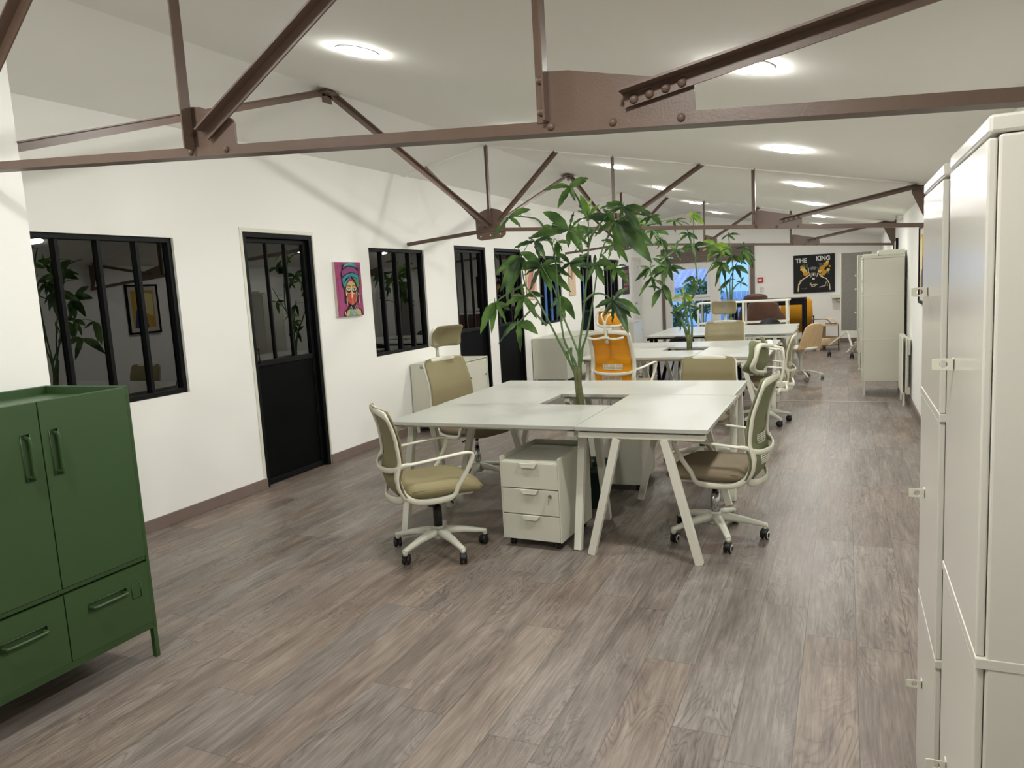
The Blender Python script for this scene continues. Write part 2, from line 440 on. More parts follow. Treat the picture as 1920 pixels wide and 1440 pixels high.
STEMS_NEAR = [
    [(-1.67, 4.72, 0.9), (-1.7, 4.72, 0.97), (-1.8, 4.67, 1.22), (-1.89, 4.64, 1.42), (-1.96, 4.62, 1.52), (-1.98, 4.62, 1.7)],
    [(-1.65, 4.72, 0.9), (-1.67, 4.72, 0.99), (-1.74, 4.72, 1.15), (-1.78, 4.77, 1.44), (-1.82, 4.8, 1.78), (-1.95, 4.82, 1.81)],
    [(-1.64, 4.72, 0.9), (-1.64, 4.72, 1.04), (-1.75, 4.77, 1.28), (-1.81, 4.77, 1.48), (-1.88, 4.74, 1.64)],
    [(-1.64, 4.72, 0.9), (-1.63, 4.72, 1.08), (-1.59, 4.72, 1.31), (-1.54, 4.72, 1.7), (-1.53, 4.72, 1.91), (-1.54, 4.72, 1.94)],
    [(-1.63, 4.72, 0.9), (-1.62, 4.72, 1.04), (-1.57, 4.72, 1.18), (-1.53, 4.75, 1.4), (-1.47, 4.77, 1.69), (-1.36, 4.74, 1.89)],
    [(-1.54, 4.72, 1.74), (-1.5, 4.72, 1.83), (-1.41, 4.72, 1.92), (-1.29, 4.72, 1.98)],
    [(-1.53, 4.72, 1.91), (-1.59, 4.72, 2.05), (-1.64, 4.72, 2.14)],
    [(-1.59, 4.72, 1.38), (-1.52, 4.72, 1.43), (-1.45, 4.72, 1.43), (-1.38, 4.72, 1.38)],
    [(-1.88, 4.64, 1.4), (-1.95, 4.62, 1.33), (-2.03, 4.62, 1.26)],
    [(-1.96, 4.62, 1.52), (-2.09, 4.62, 1.47), (-2.19, 4.62, 1.41)],
    [(-1.84, 4.67, 1.24), (-1.92, 4.67, 1.33), (-1.99, 4.67, 1.44)],
    [(-1.82, 4.8, 1.78), (-1.9, 4.8, 1.94), (-1.99, 4.8, 1.98), (-2.13, 4.8, 2.0)],
    [(-1.54, 4.72, 1.76), (-1.6, 4.72, 1.82), (-1.67, 4.72, 1.86)],
    [(-1.54, 4.72, 1.7), (-1.62, 4.72, 1.67), (-1.67, 4.72, 1.65)],
    [(-1.5, 4.76, 1.58), (-1.5, 4.76, 1.6), (-1.51, 4.76, 1.62)],
    [(-1.76, 4.72, 1.32), (-1.75, 4.72, 1.43)],
    [(-1.72, 4.72, 1.06), (-1.71, 4.72, 1.0), (-1.67, 4.72, 0.92)],
    [(-1.69, 4.72, 1.08), (-1.69, 4.72, 1.0), (-1.66, 4.72, 0.91)],
    [(-1.61, 4.72, 1.08), (-1.62, 4.72, 0.99), (-1.64, 4.72, 0.9)],
    [(-1.47, 4.77, 1.69), (-1.37, 4.77, 1.6)],
    [(-1.36, 4.74, 1.89), (-1.23, 4.74, 1.93), (-1.12, 4.74, 1.9)],
]
LEAVES_MID = [
    ((-1.5, 8.31, 2.19), [(-1.54, 8.34, 2.09), (-1.47, 8.34, 2.1), (-1.38, 8.27, 2.06), (-1.43, 8.39, 2.2), (-1.58, 8.39, 2.19)]),
    ((-1.53, 8.13, 1.97), [(-1.57, 8.21, 2.02), (-1.51, 8.21, 1.99), (-1.64, 8.16, 1.97), (-1.61, 8.05, 1.89), (-1.51, 8.2, 1.89), (-1.41, 8.06, 1.9)]),
    ((-1.53, 8.49, 1.86), [(-1.68, 8.52, 1.83), (-1.64, 8.41, 1.77), (-1.4, 8.43, 1.87), (-1.48, 8.51, 1.78), (-1.63, 8.5, 1.86), (-1.59, 8.53, 1.79)]),
    ((-1.98, 8.47, 2.06), [(-2.08, 8.42, 2.02), (-1.78, 8.38, 1.99), (-2.04, 8.55, 1.95), (-1.89, 8.38, 1.93)]),
    ((-1.74, 8.45, 2.15), [(-1.82, 8.38, 2.12), (-1.74, 8.51, 2.01), (-1.61, 8.5, 2.16)]),
    ((-1.83, 8.45, 1.64), [(-2.0, 8.46, 1.75), (-1.63, 8.52, 1.6), (-1.68, 8.4, 1.55), (-1.78, 8.48, 1.48), (-1.88, 8.42, 1.45), (-2.01, 8.52, 1.52), (-2.06, 8.5, 1.55), (-1.91, 8.45, 1.72)]),
    ((-1.88, 8.31, 1.4), [(-2.01, 8.23, 1.43), (-1.97, 8.23, 1.19), (-1.83, 8.33, 1.34)]),
    ((-1.99, 8.3, 1.64), [(-2.13, 8.36, 1.57), (-2.17, 8.31, 1.5), (-2.05, 8.23, 1.51), (-2.14, 8.27, 1.65), (-1.94, 8.34, 1.67)]),
    ((-1.97, 8.31, 1.54), [(-2.11, 8.22, 1.32), (-2.04, 8.37, 1.45), (-1.96, 8.37, 1.37)]),
    ((-1.77, 8.13, 1.73), [(-1.89, 8.14, 1.76), (-1.66, 8.11, 1.7), (-1.69, 8.19, 1.81), (-1.85, 8.1, 1.66), (-1.71, 8.09, 1.61)]),
    ((-1.69, 8.29, 1.81), [(-1.79, 8.38, 1.88), (-1.58, 8.22, 1.78), (-1.63, 8.23, 1.7), (-1.78, 8.32, 1.77)]),
    ((-1.87, 8.45, 1.95), [(-2.0, 8.46, 1.88), (-1.81, 8.44, 1.86), (-1.95, 8.52, 1.85), (-1.83, 8.5, 1.79)]),
    ((-1.47, 8.13, 1.5), [(-1.57, 8.2, 1.5), (-1.6, 8.07, 1.43), (-1.43, 8.09, 1.51), (-1.53, 8.19, 1.47)]),
    ((-1.61, 8.27, 1.32), [(-1.64, 8.32, 1.41), (-1.52, 8.21, 1.33), (-1.55, 8.34, 1.23), (-1.75, 8.21, 1.28), (-1.62, 8.21, 1.23)]),
    ((-1.6, 8.3, 1.21), [(-1.75, 8.27, 1.13), (-1.67, 8.31, 1.2), (-1.45, 8.37, 1.16)]),
    ((-1.53, 8.38, 1.13), [(-1.49, 8.3, 1.0), (-1.56, 8.35, 1.16), (-1.56, 8.39, 1.03)]),
    ((-1.66, 8.29, 1.07), [(-1.68, 8.33, 0.91), (-1.78, 8.29, 1.14)]),
    ((-1.81, 8.13, 1.45), [(-1.71, 8.08, 1.2), (-1.79, 8.19, 1.27), (-1.85, 8.1, 1.5)]),
    ((-2.04, 8.41, 2.13), [(-2.23, 8.49, 2.21), (-1.88, 8.43, 2.13), (-1.96, 8.44, 2.02), (-2.14, 8.43, 2.06)]),
]
STEMS_MID = [
    [(-1.58, 8.3, 0.7), (-1.62, 8.3, 0.93), (-1.69, 8.3, 1.12), (-1.76, 8.3, 1.24), (-1.85, 8.3, 1.44), (-1.79, 8.3, 1.64), (-1.86, 8.3, 1.95)],
    [(-1.57, 8.3, 0.7), (-1.58, 8.3, 0.99), (-1.61, 8.3, 1.17), (-1.48, 8.3, 1.38), (-1.49, 8.3, 1.71), (-1.5, 8.3, 1.85), (-1.5, 8.3, 2.19)],
    [(-1.56, 8.3, 0.72), (-1.54, 8.3, 0.99), (-1.56, 8.3, 1.23), (-1.41, 8.3, 1.47), (-1.27, 8.3, 1.7)],
    [(-1.58, 8.3, 0.87), (-1.66, 8.3, 1.07)],
    [(-1.59, 8.3, 1.11), (-1.62, 8.3, 1.32)],
    [(-1.85, 8.3, 1.44), (-1.97, 8.3, 1.54), (-1.99, 8.3, 1.64)],
    [(-1.86, 8.3, 1.95), (-1.94, 8.3, 2.05)],
    [(-1.49, 8.3, 1.71), (-1.56, 8.3, 1.98), (-1.71, 8.3, 2.14), (-2.02, 8.3, 2.12)],
    [(-1.79, 8.3, 1.64), (-1.8, 8.3, 1.74), (-1.69, 8.3, 1.81)],
]
LEAVES_FAR = [
    ((-1.7, 11.08, 1.97), [(-1.89, 11.15, 1.88), (-1.83, 11.07, 1.7), (-1.46, 11.15, 1.77), (-1.55, 11.04, 1.76), (-1.89, 11.14, 2.02), (-1.47, 11.13, 1.88), (-1.78, 11.1, 2.04)]),
    ((-1.53, 11.13, 2.09), [(-1.35, 11.06, 2.07), (-1.51, 11.18, 2.12), (-1.57, 11.1, 2.06), (-1.43, 11.16, 2.0)]),
    ((-1.3, 11.0, 1.89), [(-1.15, 10.93, 1.75), (-1.18, 10.94, 1.64), (-1.3, 11.06, 1.97), (-1.19, 10.95, 1.84), (-1.42, 11.08, 1.87)]),
    ((-1.61, 11.1, 1.7), [(-1.8, 11.11, 1.58), (-1.71, 11.07, 1.35), (-1.57, 11.12, 1.43), (-1.49, 11.03, 1.52), (-1.77, 11.08, 1.68), (-1.67, 11.18, 1.48)]),
    ((-1.42, 11.02, 1.64), [(-1.34, 11.05, 1.44), (-1.23, 10.99, 1.51), (-1.44, 10.99, 1.58), (-1.5, 10.94, 1.53)]),
    ((-1.34, 10.96, 1.4), [(-1.41, 11.04, 1.41), (-1.35, 11.02, 1.32), (-1.25, 11.01, 1.34)]),
    ((-1.53, 11.27, 1.44), [(-1.72, 11.35, 1.28), (-1.62, 11.21, 1.31), (-1.45, 11.29, 1.45)]),
    ((-1.48, 11.15, 1.78), [(-1.27, 11.16, 1.64), (-1.37, 11.23, 1.68), (-1.58, 11.19, 1.63), (-1.68, 11.23, 1.86)]),
    ((-1.61, 11.0, 1.85), [(-1.8, 11.02, 1.77), (-1.71, 11.03, 1.67), (-1.52, 11.04, 1.88), (-1.86, 11.02, 1.93)]),
    ((-1.31, 11.28, 1.81), [(-1.2, 11.25, 1.58), (-1.38, 11.36, 1.65), (-1.17, 11.27, 1.7)]),
]
STEMS_FAR = [
    [(-1.53, 11.15, 0.88), (-1.51, 11.15, 1.2), (-1.51, 11.15, 1.44), (-1.43, 11.15, 1.64), (-1.32, 11.15, 1.9)],
    [(-1.52, 11.15, 0.88), (-1.56, 11.15, 1.28), (-1.62, 11.15, 1.7), (-1.71, 11.15, 1.97)],
    [(-1.51, 11.15, 0.87), (-1.47, 11.15, 1.51), (-1.48, 11.15, 1.78), (-1.53, 11.15, 2.09)],
    [(-1.49, 11.15, 1.28), (-1.42, 11.15, 1.37), (-1.36, 11.15, 1.4)],
]
# ================================================================ SETTING
def wall_with_openings(name, axis, pos0, pos1, a0, a1, ztop, openings, m=WALL):
    """axis 'x': wall lies in the YZ plane between x=pos0..pos1; openings (a,b,z0,z1)"""
    mb = MB(); ops = sorted(openings)
    def bx(s0, s1, z0, z1):
        if s1 - s0 < 1e-4 or z1 - z0 < 1e-4: return
        if axis == 'x': mb.box(pos0, pos1, s0, s1, z0, z1)
        else: mb.box(s0, s1, pos0, pos1, z0, z1)
    cur = a0
    for (p, q, z0, z1) in ops:
        bx(cur, p, 0, ztop); bx(p, q, 0, z0); bx(p, q, z1, ztop); cur = q
    bx(cur, a1, 0, ztop)
    return struct(mb.build(name, m))
struct(MB().box(-7.6, 0.9, YF - .1, 18, -.08, 0).build('floor', FLOOR))
WINS = [(2.73, 3.85, .895, 1.985), (6.2, 7.265, .893, 1.98), (10.68, 11.68, .91, 1.98), (14.08, 15.11, .93, 1.965)]
DOORS = [(4.515, 5.35, 0, 2.06), (7.975, 8.835, 0, 2.055), (9.10, 10.0, 0, 2.05), (12.64, 13.33, 0, 2.03)]
wall_with_openings('wall_left', 'x', XL - .1, XL, 2.16, YB, ceil_z(XL) + .02, WINS + DOORS)
mb = MB(); mb.box(-3.36, -3.26, YF, 2.16, 0, 2.95); mb.box(XL - .1, -3.36, 2.06, 2.16, 0, 2.95)
struct(mb.build('wall_near_left', WALL))
struct(MB().box(XR, XR + .1, YF, YB, 0, 2.16).build('wall_right', WALL))
BW = (-3.74, -1.86, .12, 1.83)
mb = MB()
for (x0, x1, z0, z1) in ((XL - .1, BW[0], 0, 3), (BW[0], BW[1], 0, BW[2]), (BW[0], BW[1], BW[3], 3), (BW[1], XR + .1, 0, 3)):
    mb.box(x0, x1, YB, YB + .2, z0, z1)
struct(mb.build('wall_back', WALL))
struct(MB().box(-3.4, XR + .1, YF - .1, YF, 0, 3).build('wall_front', WALL))
# ceiling slabs
mb = MB()
for (x0, x1) in ((XL - .15, RX), (RX, XR + .15)):
    b = len(mb.v); z0, z1 = ceil_z(x0), ceil_z(x1)
    mb.v += [(x0, YF - .1, z0), (x1, YF - .1, z1), (x1, YB + .2, z1), (x0, YB + .2, z0),
             (x0, YF - .1, z0 + .1), (x1, YF - .1, z1 + .1), (x1, YB + .2, z1 + .1), (x0, YB + .2, z0 + .1)]
    for q in ((0, 3, 2, 1), (4, 5, 6, 7), (0, 1, 5, 4), (1, 2, 6, 5), (2, 3, 7, 6), (3, 0, 4, 7)): mb.face([b + i for i in q])
struct(mb.build('ceiling', CEIL))
TR = [1.9, 6.925, 11.9]
for k, y in enumerate(TR):
    mb = MB()
    mb.bar((RX, y + .02, ceil_z(RX) - .002), (XR, y + .02, ceil_z(XR) - .002), .07, .016)
    mb.bar((XL, y + .02, ceil_z(XL) - .002), (RX, y + .02, ceil_z(RX) - .002), .07, .016)
    struct(mb.build('trim_%d' % (k + 1), CEIL))
# skirting
def skirt(name, boxes):
    mb = MB()
    for b in boxes: mb.box(*b)
    struct(mb.build(name, SKIRT, bevel=.003))
segs = []; cur = 2.16
for d in DOORS:
    segs.append((cur, d[0])); cur = d[1]
segs.append((cur, 16.1))
skirt('baseboard_left', [(XL, XL + .014, a, b, 0, .085) for a, b in segs])
skirt('baseboard_right', [(XR - .014, XR, YF, YB, 0, .085)])
skirt('baseboard_back', [(BW[1] + .09, XR, YB - .014, YB, 0, .085), (XL, BW[0] - .06, YB - .014, YB, 0, .085)])
skirt('baseboard_near_left', [(-3.26, -3.246, YF, 2.16, 0, .085), (XL, -3.26, 2.16, 2.174, 0, .085)])
struct(MB().box(-3.2, .65, 9.155, 9.19, 0, .004).build('trim_4', mat('floor_joint_strip', (168, 156, 146), .4, metal=.3)))

# black framed partition windows and doors
def pwindow(k, w):
    y0, y1, z0, z1 = w; x = XL - .05
    root = struct(empty('window_%d' % k, (x, y0, z0)), 'black metal framed interior window in the white partition')
    f = MB(); t = .034
    f.box(-.02, .03, 0, t, 0, z1 - z0); f.box(-.02, .03, y1 - y0 - t, y1 - y0, 0, z1 - z0)
    f.box(-.02, .03, t, y1 - y0 - t, 0, t); f.box(-.02, .03, t, y1 - y0 - t, z1 - z0 - t, z1 - z0)
    f.build('window_frame', BLACK, root, bevel=.003)
    for i in range(3):
        yy = (y1 - y0) * (i + 1) / 4
        MB().box(-.012, .026, yy - .013, yy + .013, t, z1 - z0 - t).build('mullion', BLACK, root, bevel=.002)
    MB().box(-.004, .0, t, y1 - y0 - t, t, z1 - z0 - t).build('glass_pane', DGLASS, root)
for k, w in enumerate(WINS): pwindow(k + 1, w)
def pdoor(k, d):
    y0, y1, z0, z1 = d; W = y1 - y0; x = XL - .06
    root = struct(empty('door_%d' % k, (x, y0, 0)), 'black metal door with glazed top half and solid lower panel')
    f = MB()
    f.box(-.04, .058, 0, .04, 0, z1); f.box(-.04, .058, W - .04, W, 0, z1); f.box(-.04, .058, .04, W - .04, z1 - .04, z1)
    f.build('door_frame', BLACK, root, bevel=.003)
    l = MB(); a, b, zt = .042, W - .042, z1 - .042; s = .036
    l.box(-.02, .02, a, a + s, .008, zt); l.box(-.02, .02, b - s, b, .008, zt)
    l.box(-.02, .02, a + s, b - s, zt - s, zt); l.box(-.02, .02, a + s, b - s, .985, 1.03); l.box(-.02, .02, a + s, b - s, .008, .05)
    leaf = l.build('door_leaf', BLACK, root, bevel=.003)
    MB().box(-.012, .01, a + s, b - s, .05, .985).build('lower_panel', BLACKPANEL, root)
    MB().box(-.003, .001, a + s, b - s, 1.03, zt - s).build('glass_pane', DGLASS, root)
    for i in (1, 2):
        yy = a + s + (b - a - 2 * s) * i / 3
        MB().box(-.012, .018, yy - .008, yy + .008, 1.03, zt - s).build('glazing_bar', BLACK, root, bevel=.002)
    h = MB(); h.tube(catmull([(.02, a + .018, 1.02), (.052, a + .018, 1.02), (.055, a + .018, 1.035), (.055, a + .018, 1.115), (.052, a + .018, 1.13), (.02, a + .018, 1.13)], 3), .006)
    h.build('door_handle', BLACK, root)
for k, d in enumerate(DOORS): pdoor(k + 1, d)
# thin white casing line around the first door
mb = MB(); y0, y1, _, z1 = DOORS[0]
mb.box(XL, XL + .006, y0 - .03, y0 - .001, 0, z1 + .03); mb.box(XL, XL + .006, y1 + .001, y1 + .016, 0, z1 + .03); mb.box(XL, XL + .006, y0 - .001, y1 + .001, z1 + .001, z1 + .03)
struct(mb.build('trim_5', WHITE, bevel=.002))
# plain white door near the far corner
r5 = struct(empty('door_5', (XL, 16.2, 0)), 'plain white interior door near the far left corner')
MB().box(0.001, .02, .03, .62, .01, 1.97).build('door_leaf', mat('white_door_paint', (224, 222, 218), .5), r5, bevel=.003)
m_ = MB(); m_.box(.001, .03, -.04, .03, 0, 2.03); m_.box(.001, .03, .62, .69, 0, 2.03); m_.box(.001, .03, .03, .62, 1.97, 2.03)
m_.build('door_frame', WHITE, r5, bevel=.003)
h = MB(); h.bar((.022, .09, 1.02), (.06, .09, 1.02), .02, .02); h.bar((.06, .08, 1.02), (.06, .19, 1.02), .016, .016); h.build('door_handle', CHROME, r5)

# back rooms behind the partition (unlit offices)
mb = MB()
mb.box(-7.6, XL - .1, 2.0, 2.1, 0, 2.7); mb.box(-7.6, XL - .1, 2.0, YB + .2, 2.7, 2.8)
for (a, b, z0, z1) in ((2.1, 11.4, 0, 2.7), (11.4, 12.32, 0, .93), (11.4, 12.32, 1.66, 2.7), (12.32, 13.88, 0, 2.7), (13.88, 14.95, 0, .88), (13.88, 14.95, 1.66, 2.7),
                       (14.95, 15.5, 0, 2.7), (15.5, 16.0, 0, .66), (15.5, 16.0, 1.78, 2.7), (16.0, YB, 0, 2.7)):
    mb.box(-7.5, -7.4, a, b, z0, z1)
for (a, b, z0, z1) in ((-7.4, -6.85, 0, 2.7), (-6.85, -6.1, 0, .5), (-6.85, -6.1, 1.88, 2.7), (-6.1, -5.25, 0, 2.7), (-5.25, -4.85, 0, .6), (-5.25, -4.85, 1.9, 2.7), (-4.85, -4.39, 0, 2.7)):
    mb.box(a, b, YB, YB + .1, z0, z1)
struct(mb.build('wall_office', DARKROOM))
# window bars and rail seen in the offices behind
def owin(k, plane, p, a, b, z0, z1):
    root = struct(empty('window_%d' % k, (0, 0, 0)))
    mb = MB()
    def bx(s0, s1, q0, q1):
        if plane == 'x': mb.box(p - .03, p + .03, s0, s1, q0, q1)
        else: mb.box(s0, s1, p - .03, p + .03, q0, q1)
    t = .05; m = (a + b) / 2
    bx(a, a + t, z0, z1); bx(b - t, b, z0, z1); bx(a, b, z0, z0 + t); bx(a, b, z1 - t, z1); bx(m - .035, m + .035, z0, z1)
    mb.build('window_frame', PVC, root)
owin(6, 'x', -7.4, 11.4, 12.32, .93, 1.66); owin(7, 'x', -7.4, 13.88, 14.95, .88, 1.66); owin(8, 'y', YB, -6.85, -6.1, .5, 1.88)

# back window / glazed door of the main room
w5 = struct(empty('window_5', (0, YB, 0)), 'white framed glazed window and door with brown wooden casing on the far wall')
c = MB()
c.box(-3.80, -3.735, -.03, 0, .1, 2.175); c.box(-1.865, -1.775, -.03, 0, .1, 2.175)
c.build('casing', CASING, w5, bevel=.004)
c = MB(); c.box(-3.735, -1.865, -.06, 0, 1.85, 2.17)
for i in range(6): c.box(-3.735, -1.865, -.068, -.06, 1.862 + i * .05, 1.902 + i * .05)
c.build('roller_shutter_box', CASING, w5, bevel=.004)
f = MB()
X0, X1, X2, X3 = -3.735, -2.73, -2.51, -1.865
for (a, b, z0, z1) in ((X0, -3.585, .12, 1.83), (X1, X2, .12, 1.83), (-1.905, X3, .12, 1.83), (-3.585, X1, 1.75, 1.83), (X2, -1.905, 1.80, 1.83), (-3.585, X1, .12, .2), (X2, -1.905, .12, .2), (-3.585, X1, .99, 1.07)):
    f.box(a, b, .0, .06, z0, z1)
f.build('window_frame', PVC, w5, bevel=.004)
s = MB()
for (a, b, z0, z1) in ((-3.585, -3.52, 1.07, 1.75), (-2.79, -2.73, 1.07, 1.75), (-3.52, -2.79, 1.07, 1.13), (-3.52, -2.79, 1.70, 1.75)): s.box(a, b, -.015, .03, z0, z1)
s.bar((-2.70, -.02, 1.02), (-2.70, -.02, 1.14), .02, .03)
s.build('sash', PVC, w5, bevel=.003)
for (a, b, z0, z1) in ((-3.52, -2.79, 1.13, 1.70), (-3.585, X1, .2, .99), (X2, -1.905, .2, 1.80)):
    MB().box(a, b, .03, .035, z0, z1).build('glass_pane', CGLASS, w5)

# ================================================================ OUTSIDE the far window
tag(MB().box(-9, 4, 17.2, 40, -.12, -.05).build('yard_ground', mat('yard_paving', (120, 130, 140), .9, var=.1)), kind='structure')
hm = mat('rendered_house_wall', (205, 214, 226), .9, bump=.2)
nb = empty('neighbour_house', (0, 0, 0), 0, 'pale rendered house with a tiled roof seen through the far window', 'house')
MB().box(-8.5, -3.4, 25.0, 29, -.05, 1.25).build('wall', hm, nb)
MB().box(-3.6, 2.5, 24.2, 28, -.05, 3.4).build('wall', hm, nb)
tm = mat('terracotta_tiles', (168, 150, 152), .8, var=.12, vscale=10)
t = MB()
def rf(u, v):
    x = -8.6 + 4.85 * u; s = v
    return (x, 24.6 + 3.4 * s, 1.18 + 1.1 * s + .05 * abs(math.sin(x * 15)) - .03 * ((s * 14) % 1))
t.grid(rf, 240, 56); t.build('tiled_roof', tm, nb, solid=.03)
fm = mat('weathered_fence_boards', (150, 160, 172), .85, var=.15, vscale=5)
fe = empty('garden_fence', (-3.25, 22.0, 0), 0, 'weathered vertical board fence outside the right pane of the far window', 'fence')
p_ = MB()
for i in range(16): p_.box(i * .145, i * .145 + .137, 0, .02, -.05, 1.06)
p_.build('boards', fm, fe, bevel=.004)
r_ = MB(); r_.box(0, 2.3, .02, .05, .25, .32); r_.box(0, 2.3, .02, .05, .8, .87); r_.build('rails', fm, fe)
def bush(name, c, R, n, lab):
    mb = MB(); rnd = random.Random(int(R * 1000) + n)
    for i in range(n):
        d = Vector((rnd.gauss(0, 1), rnd.gauss(0, .8), rnd.gauss(0, 1))).normalized() * R * rnd.uniform(.45, 1.0)
        p = Vector(c) + Vector((d.x, d.y * .7, d.z * .8)); a = Vector((rnd.uniform(-1, 1), rnd.uniform(-1, 1), rnd.uniform(-.2, 1))).normalized() * .11
        b_ = a.cross(Vector((rnd.uniform(-1, 1), 1, rnd.uniform(-1, 1)))).normalized() * .03
        k = len(mb.v); mb.v += [tuple(p), tuple(p + a * .5 + b_), tuple(p + a), tuple(p + a * .5 - b_)]; mb.face((k, k + 1, k + 2, k + 3))
    root = empty(name, (0, 0, 0), 0, lab, 'shrub'); mb.build('foliage', LEAF, root)
    st = MB()
    for k in range(5): st.tube([(c[0] + .03 * k, c[1], -.05), (c[0] + .1 * (k - 2), c[1], c[2]), (c[0] + .2 * (k - 2), c[1], c[2] + R * .6)], .015, n=5)
    st.build('stem', BARK, root)
bush('garden_shrub', (-3.7, 21.2, .95), .62, 900, 'leafy green shrub outside the far window in front of the tiled roof')
bush('garden_shrub', (-4.35, 20.0, .45), .55, 900, 'low dense shrub outside behind the lower left pane of the far window')

# ================================================================ ROOF TRUSSES
ZD = [0]
def zc(x): return 2.089 + ZD[0] - .0735 * abs(x - RX)      # underside of the bottom chord
def rivet(x, y, z, r, parent):
    mb = MB(); q = Matrix.Translation((x, y, z)) @ Matrix.Rotation(PI / 2, 4, 'X')
    mb.lathe([(r, 0), (r * .96, r * .4), (r * .7, r * .75), (r * .35, r * .95), (0, r)], n=12, M=q)
    return mb.build('rivet', STEEL, parent)
def angle(mb, p0, p1, a=.04, leg=.045, t=.006, low=True, away=False):
    """L section lying in the truss plane; horizontal leg toward -Y at its low or high edge"""
    p0 = Vector(p0); p1 = Vector(p1); d = (p1 - p0).normalized(); n = Vector((0, 1, 0)); up = d.cross(n)
    if up.z < 0: up = -up
    mb.bar(p0 + up * a / 2, p1 + up * a / 2, t, a, up=up)
    o = up * (t / 2 if low else a - t / 2) - n * (leg / 2 + t / 2)
    if away: o = up * (t / 2) + n * (leg / 2 + t / 2)
    mb.bar(p0 + o, p1 + o, leg, t, up=up)
def vert(mb, x, y, z0, z1, a=.04, leg=.035, t=.006):
    mb.box(x - a, x, y - t / 2, y + t / 2, z0, z1)
    mb.box(x - t, x, y - leg - t / 2, y - t / 2, z0, z1)
def truss(y, lab, x0, full):
    ZD[0] = .002 if full else 0
    root = empty('roof_truss', (0, 0, 0), 0, lab, 'roof truss', 'brown riveted roof trusses')
    # bottom chord (two halves meeting under the ridge)
    mb = MB()
    if x0 < RX: angle(mb, (x0, y, zc(x0)), (RX, y, zc(RX)), a=.034, leg=.05, away=True)
    angle(mb, (max(x0, RX), y, zc(max(x0, RX))), (XR - .005, y, zc(XR)), a=.030 if full else .034, leg=.06, away=True)
    mb.build('bottom_chord', STEEL, root)
    B, Cx = -1.955, -.708
    yp = y + .006
    # king post and diagonals at the ridge
    if x0 < RX:
        v = MB(); vert(v, RX + .02, y, zc(RX) + .05, ceil_z(RX) + .01); v.build('strut', STEEL, root)
        v = MB(); angle(v, (RX + .13, y, zc(RX) + .09), (-2.5, y, ceil_z(-2.5) + .01), a=.04, leg=.03, low=False); v.build('strut', STEEL, root)
        v = MB(); angle(v, (RX - .13, y, zc(RX) + .09), (-4.04, y, ceil_z(-4.04) + .01), a=.04, leg=.03, low=False); v.build('strut', STEEL, root)
        g = MB()
        pl = [(-.165, .03), (-.165, .16), (-.10, .205), (0, .235), (.10, .21), (.165, .165), (.165, -.04), (.12, -.075), (-.115, -.085), (-.16, -.06)]
        g.prism(pl, (RX, yp + .008, zc(RX)), (1, 0, 0), (0, 0, 1), .008)
        gp = g.build('gusset_plate', STEEL, root)
        for dx, dz in ((-.11, -.045), (0, -.04), (.11, -.035)):
            h = MB(); disc((RX + dx, y - .0035, zc(RX) + dz), (0, -1, 0), .008, .003, h, 10); h.build('hole_disc', WHITE, gp)  # white discs added in place of the pale open holes through the plate
        for dx, dz in ((-.12, .06), (-.07, .05), (.02, .06), (.02, .14), (.1, .1), (-.02, .06), (-.02, .14), (.14, .12)):
            rivet(RX + dx, y - .002, zc(RX) + dz, .008, gp)
    elif full:
        v = MB(); angle(v, (RX + .13, y, zc(RX) + .11), (-2.5, y, ceil_z(-2.5) + .01), a=.05, leg=.04, low=False); v.build('strut', STEEL, root)
        v = MB(); vert(v, RX + .035, y, zc(RX) + .05, ceil_z(RX) + .01); v.build('strut', STEEL, root)
    # joint B
    v = MB(); vert(v, B - .015, y - .004, zc(B) + .022, ceil_z(B) + .01, a=.03); v.build('strut', STEEL, root)
    v = MB(); angle(v, (B + .055, y - .008, zc(B) + .045), (-1.10, y - .008, ceil_z(-1.10) + .02), a=.038, leg=.034, low=False); v.build('strut', STEEL, root)
    g = MB(); g.prism([(-.045, .008), (-.045, .165), (.02, .156), (.148, .102), (.158, .085), (.158, .0)], (B, yp + .008, zc(B)), (1, 0, 0), (0, 0, 1), .008)
    gp = g.build('gusset_plate', STEEL, root)
    rivet(B - .03, y - .003, zc(B) + .016, .010, gp); rivet(B + .125, y - .003, zc(B + .125) + .016, .010, gp)
    # joint C with its long plate
    v = MB(); vert(v, Cx - .002, y - .004, zc(Cx) + .028, ceil_z(Cx) + .01, a=.033, leg=.03); v.build('strut', STEEL, root)
    v = MB(); angle(v, (Cx + .205, y - .008, zc(Cx) + .032), (.535, y - .008, ceil_z(.54) - .04), a=.038, leg=.046, low=False); v.build('strut', STEEL, root)
    g = MB(); g.prism([(-.02, .008), (-.02, .160), (.052, .152), (.161, .126), (.311, .092), (.362, .078), (.374, .064), (.374, -.019)], (Cx, yp + .008, zc(Cx)), (1, 0, 0), (0, 0, 1), .008)
    gp = g.build('gusset_plate', STEEL, root)
    for x, z in ((Cx - .02, .135), (Cx - .02, .055)): rivet(x, y - .007, zc(Cx) + z, .0115, gp)
    for x in (Cx + .002, Cx + .17, Cx + .342): rivet(x, y - .003, zc(x) + .016, .0105, gp)
    sl = (ceil_z(.54) - .04 - zc(Cx) - .032) / (.535 - Cx - .205)
    for i in range(4):
        x = Cx + .228 + i * .04; rivet(x, y - .011, zc(Cx) + .032 + sl * (x - Cx - .205) + .014, .0115, gp)
    # wall bracket
    g = MB(); zt = ceil_z(.5)
    g.prism([(.495, zt), (.655, ceil_z(.655)), (.655, zc(.655)), (.62, zc(.62)), (.495, zt - .075)], (0, yp + .008, 0), (1, 0, 0), (0, 0, 1), .01)
    g.box(.495, .655, y - .03, y + .03, zt - .04, zt - .034)
    g.build('wall_bracket', STEEL, root)
    return root
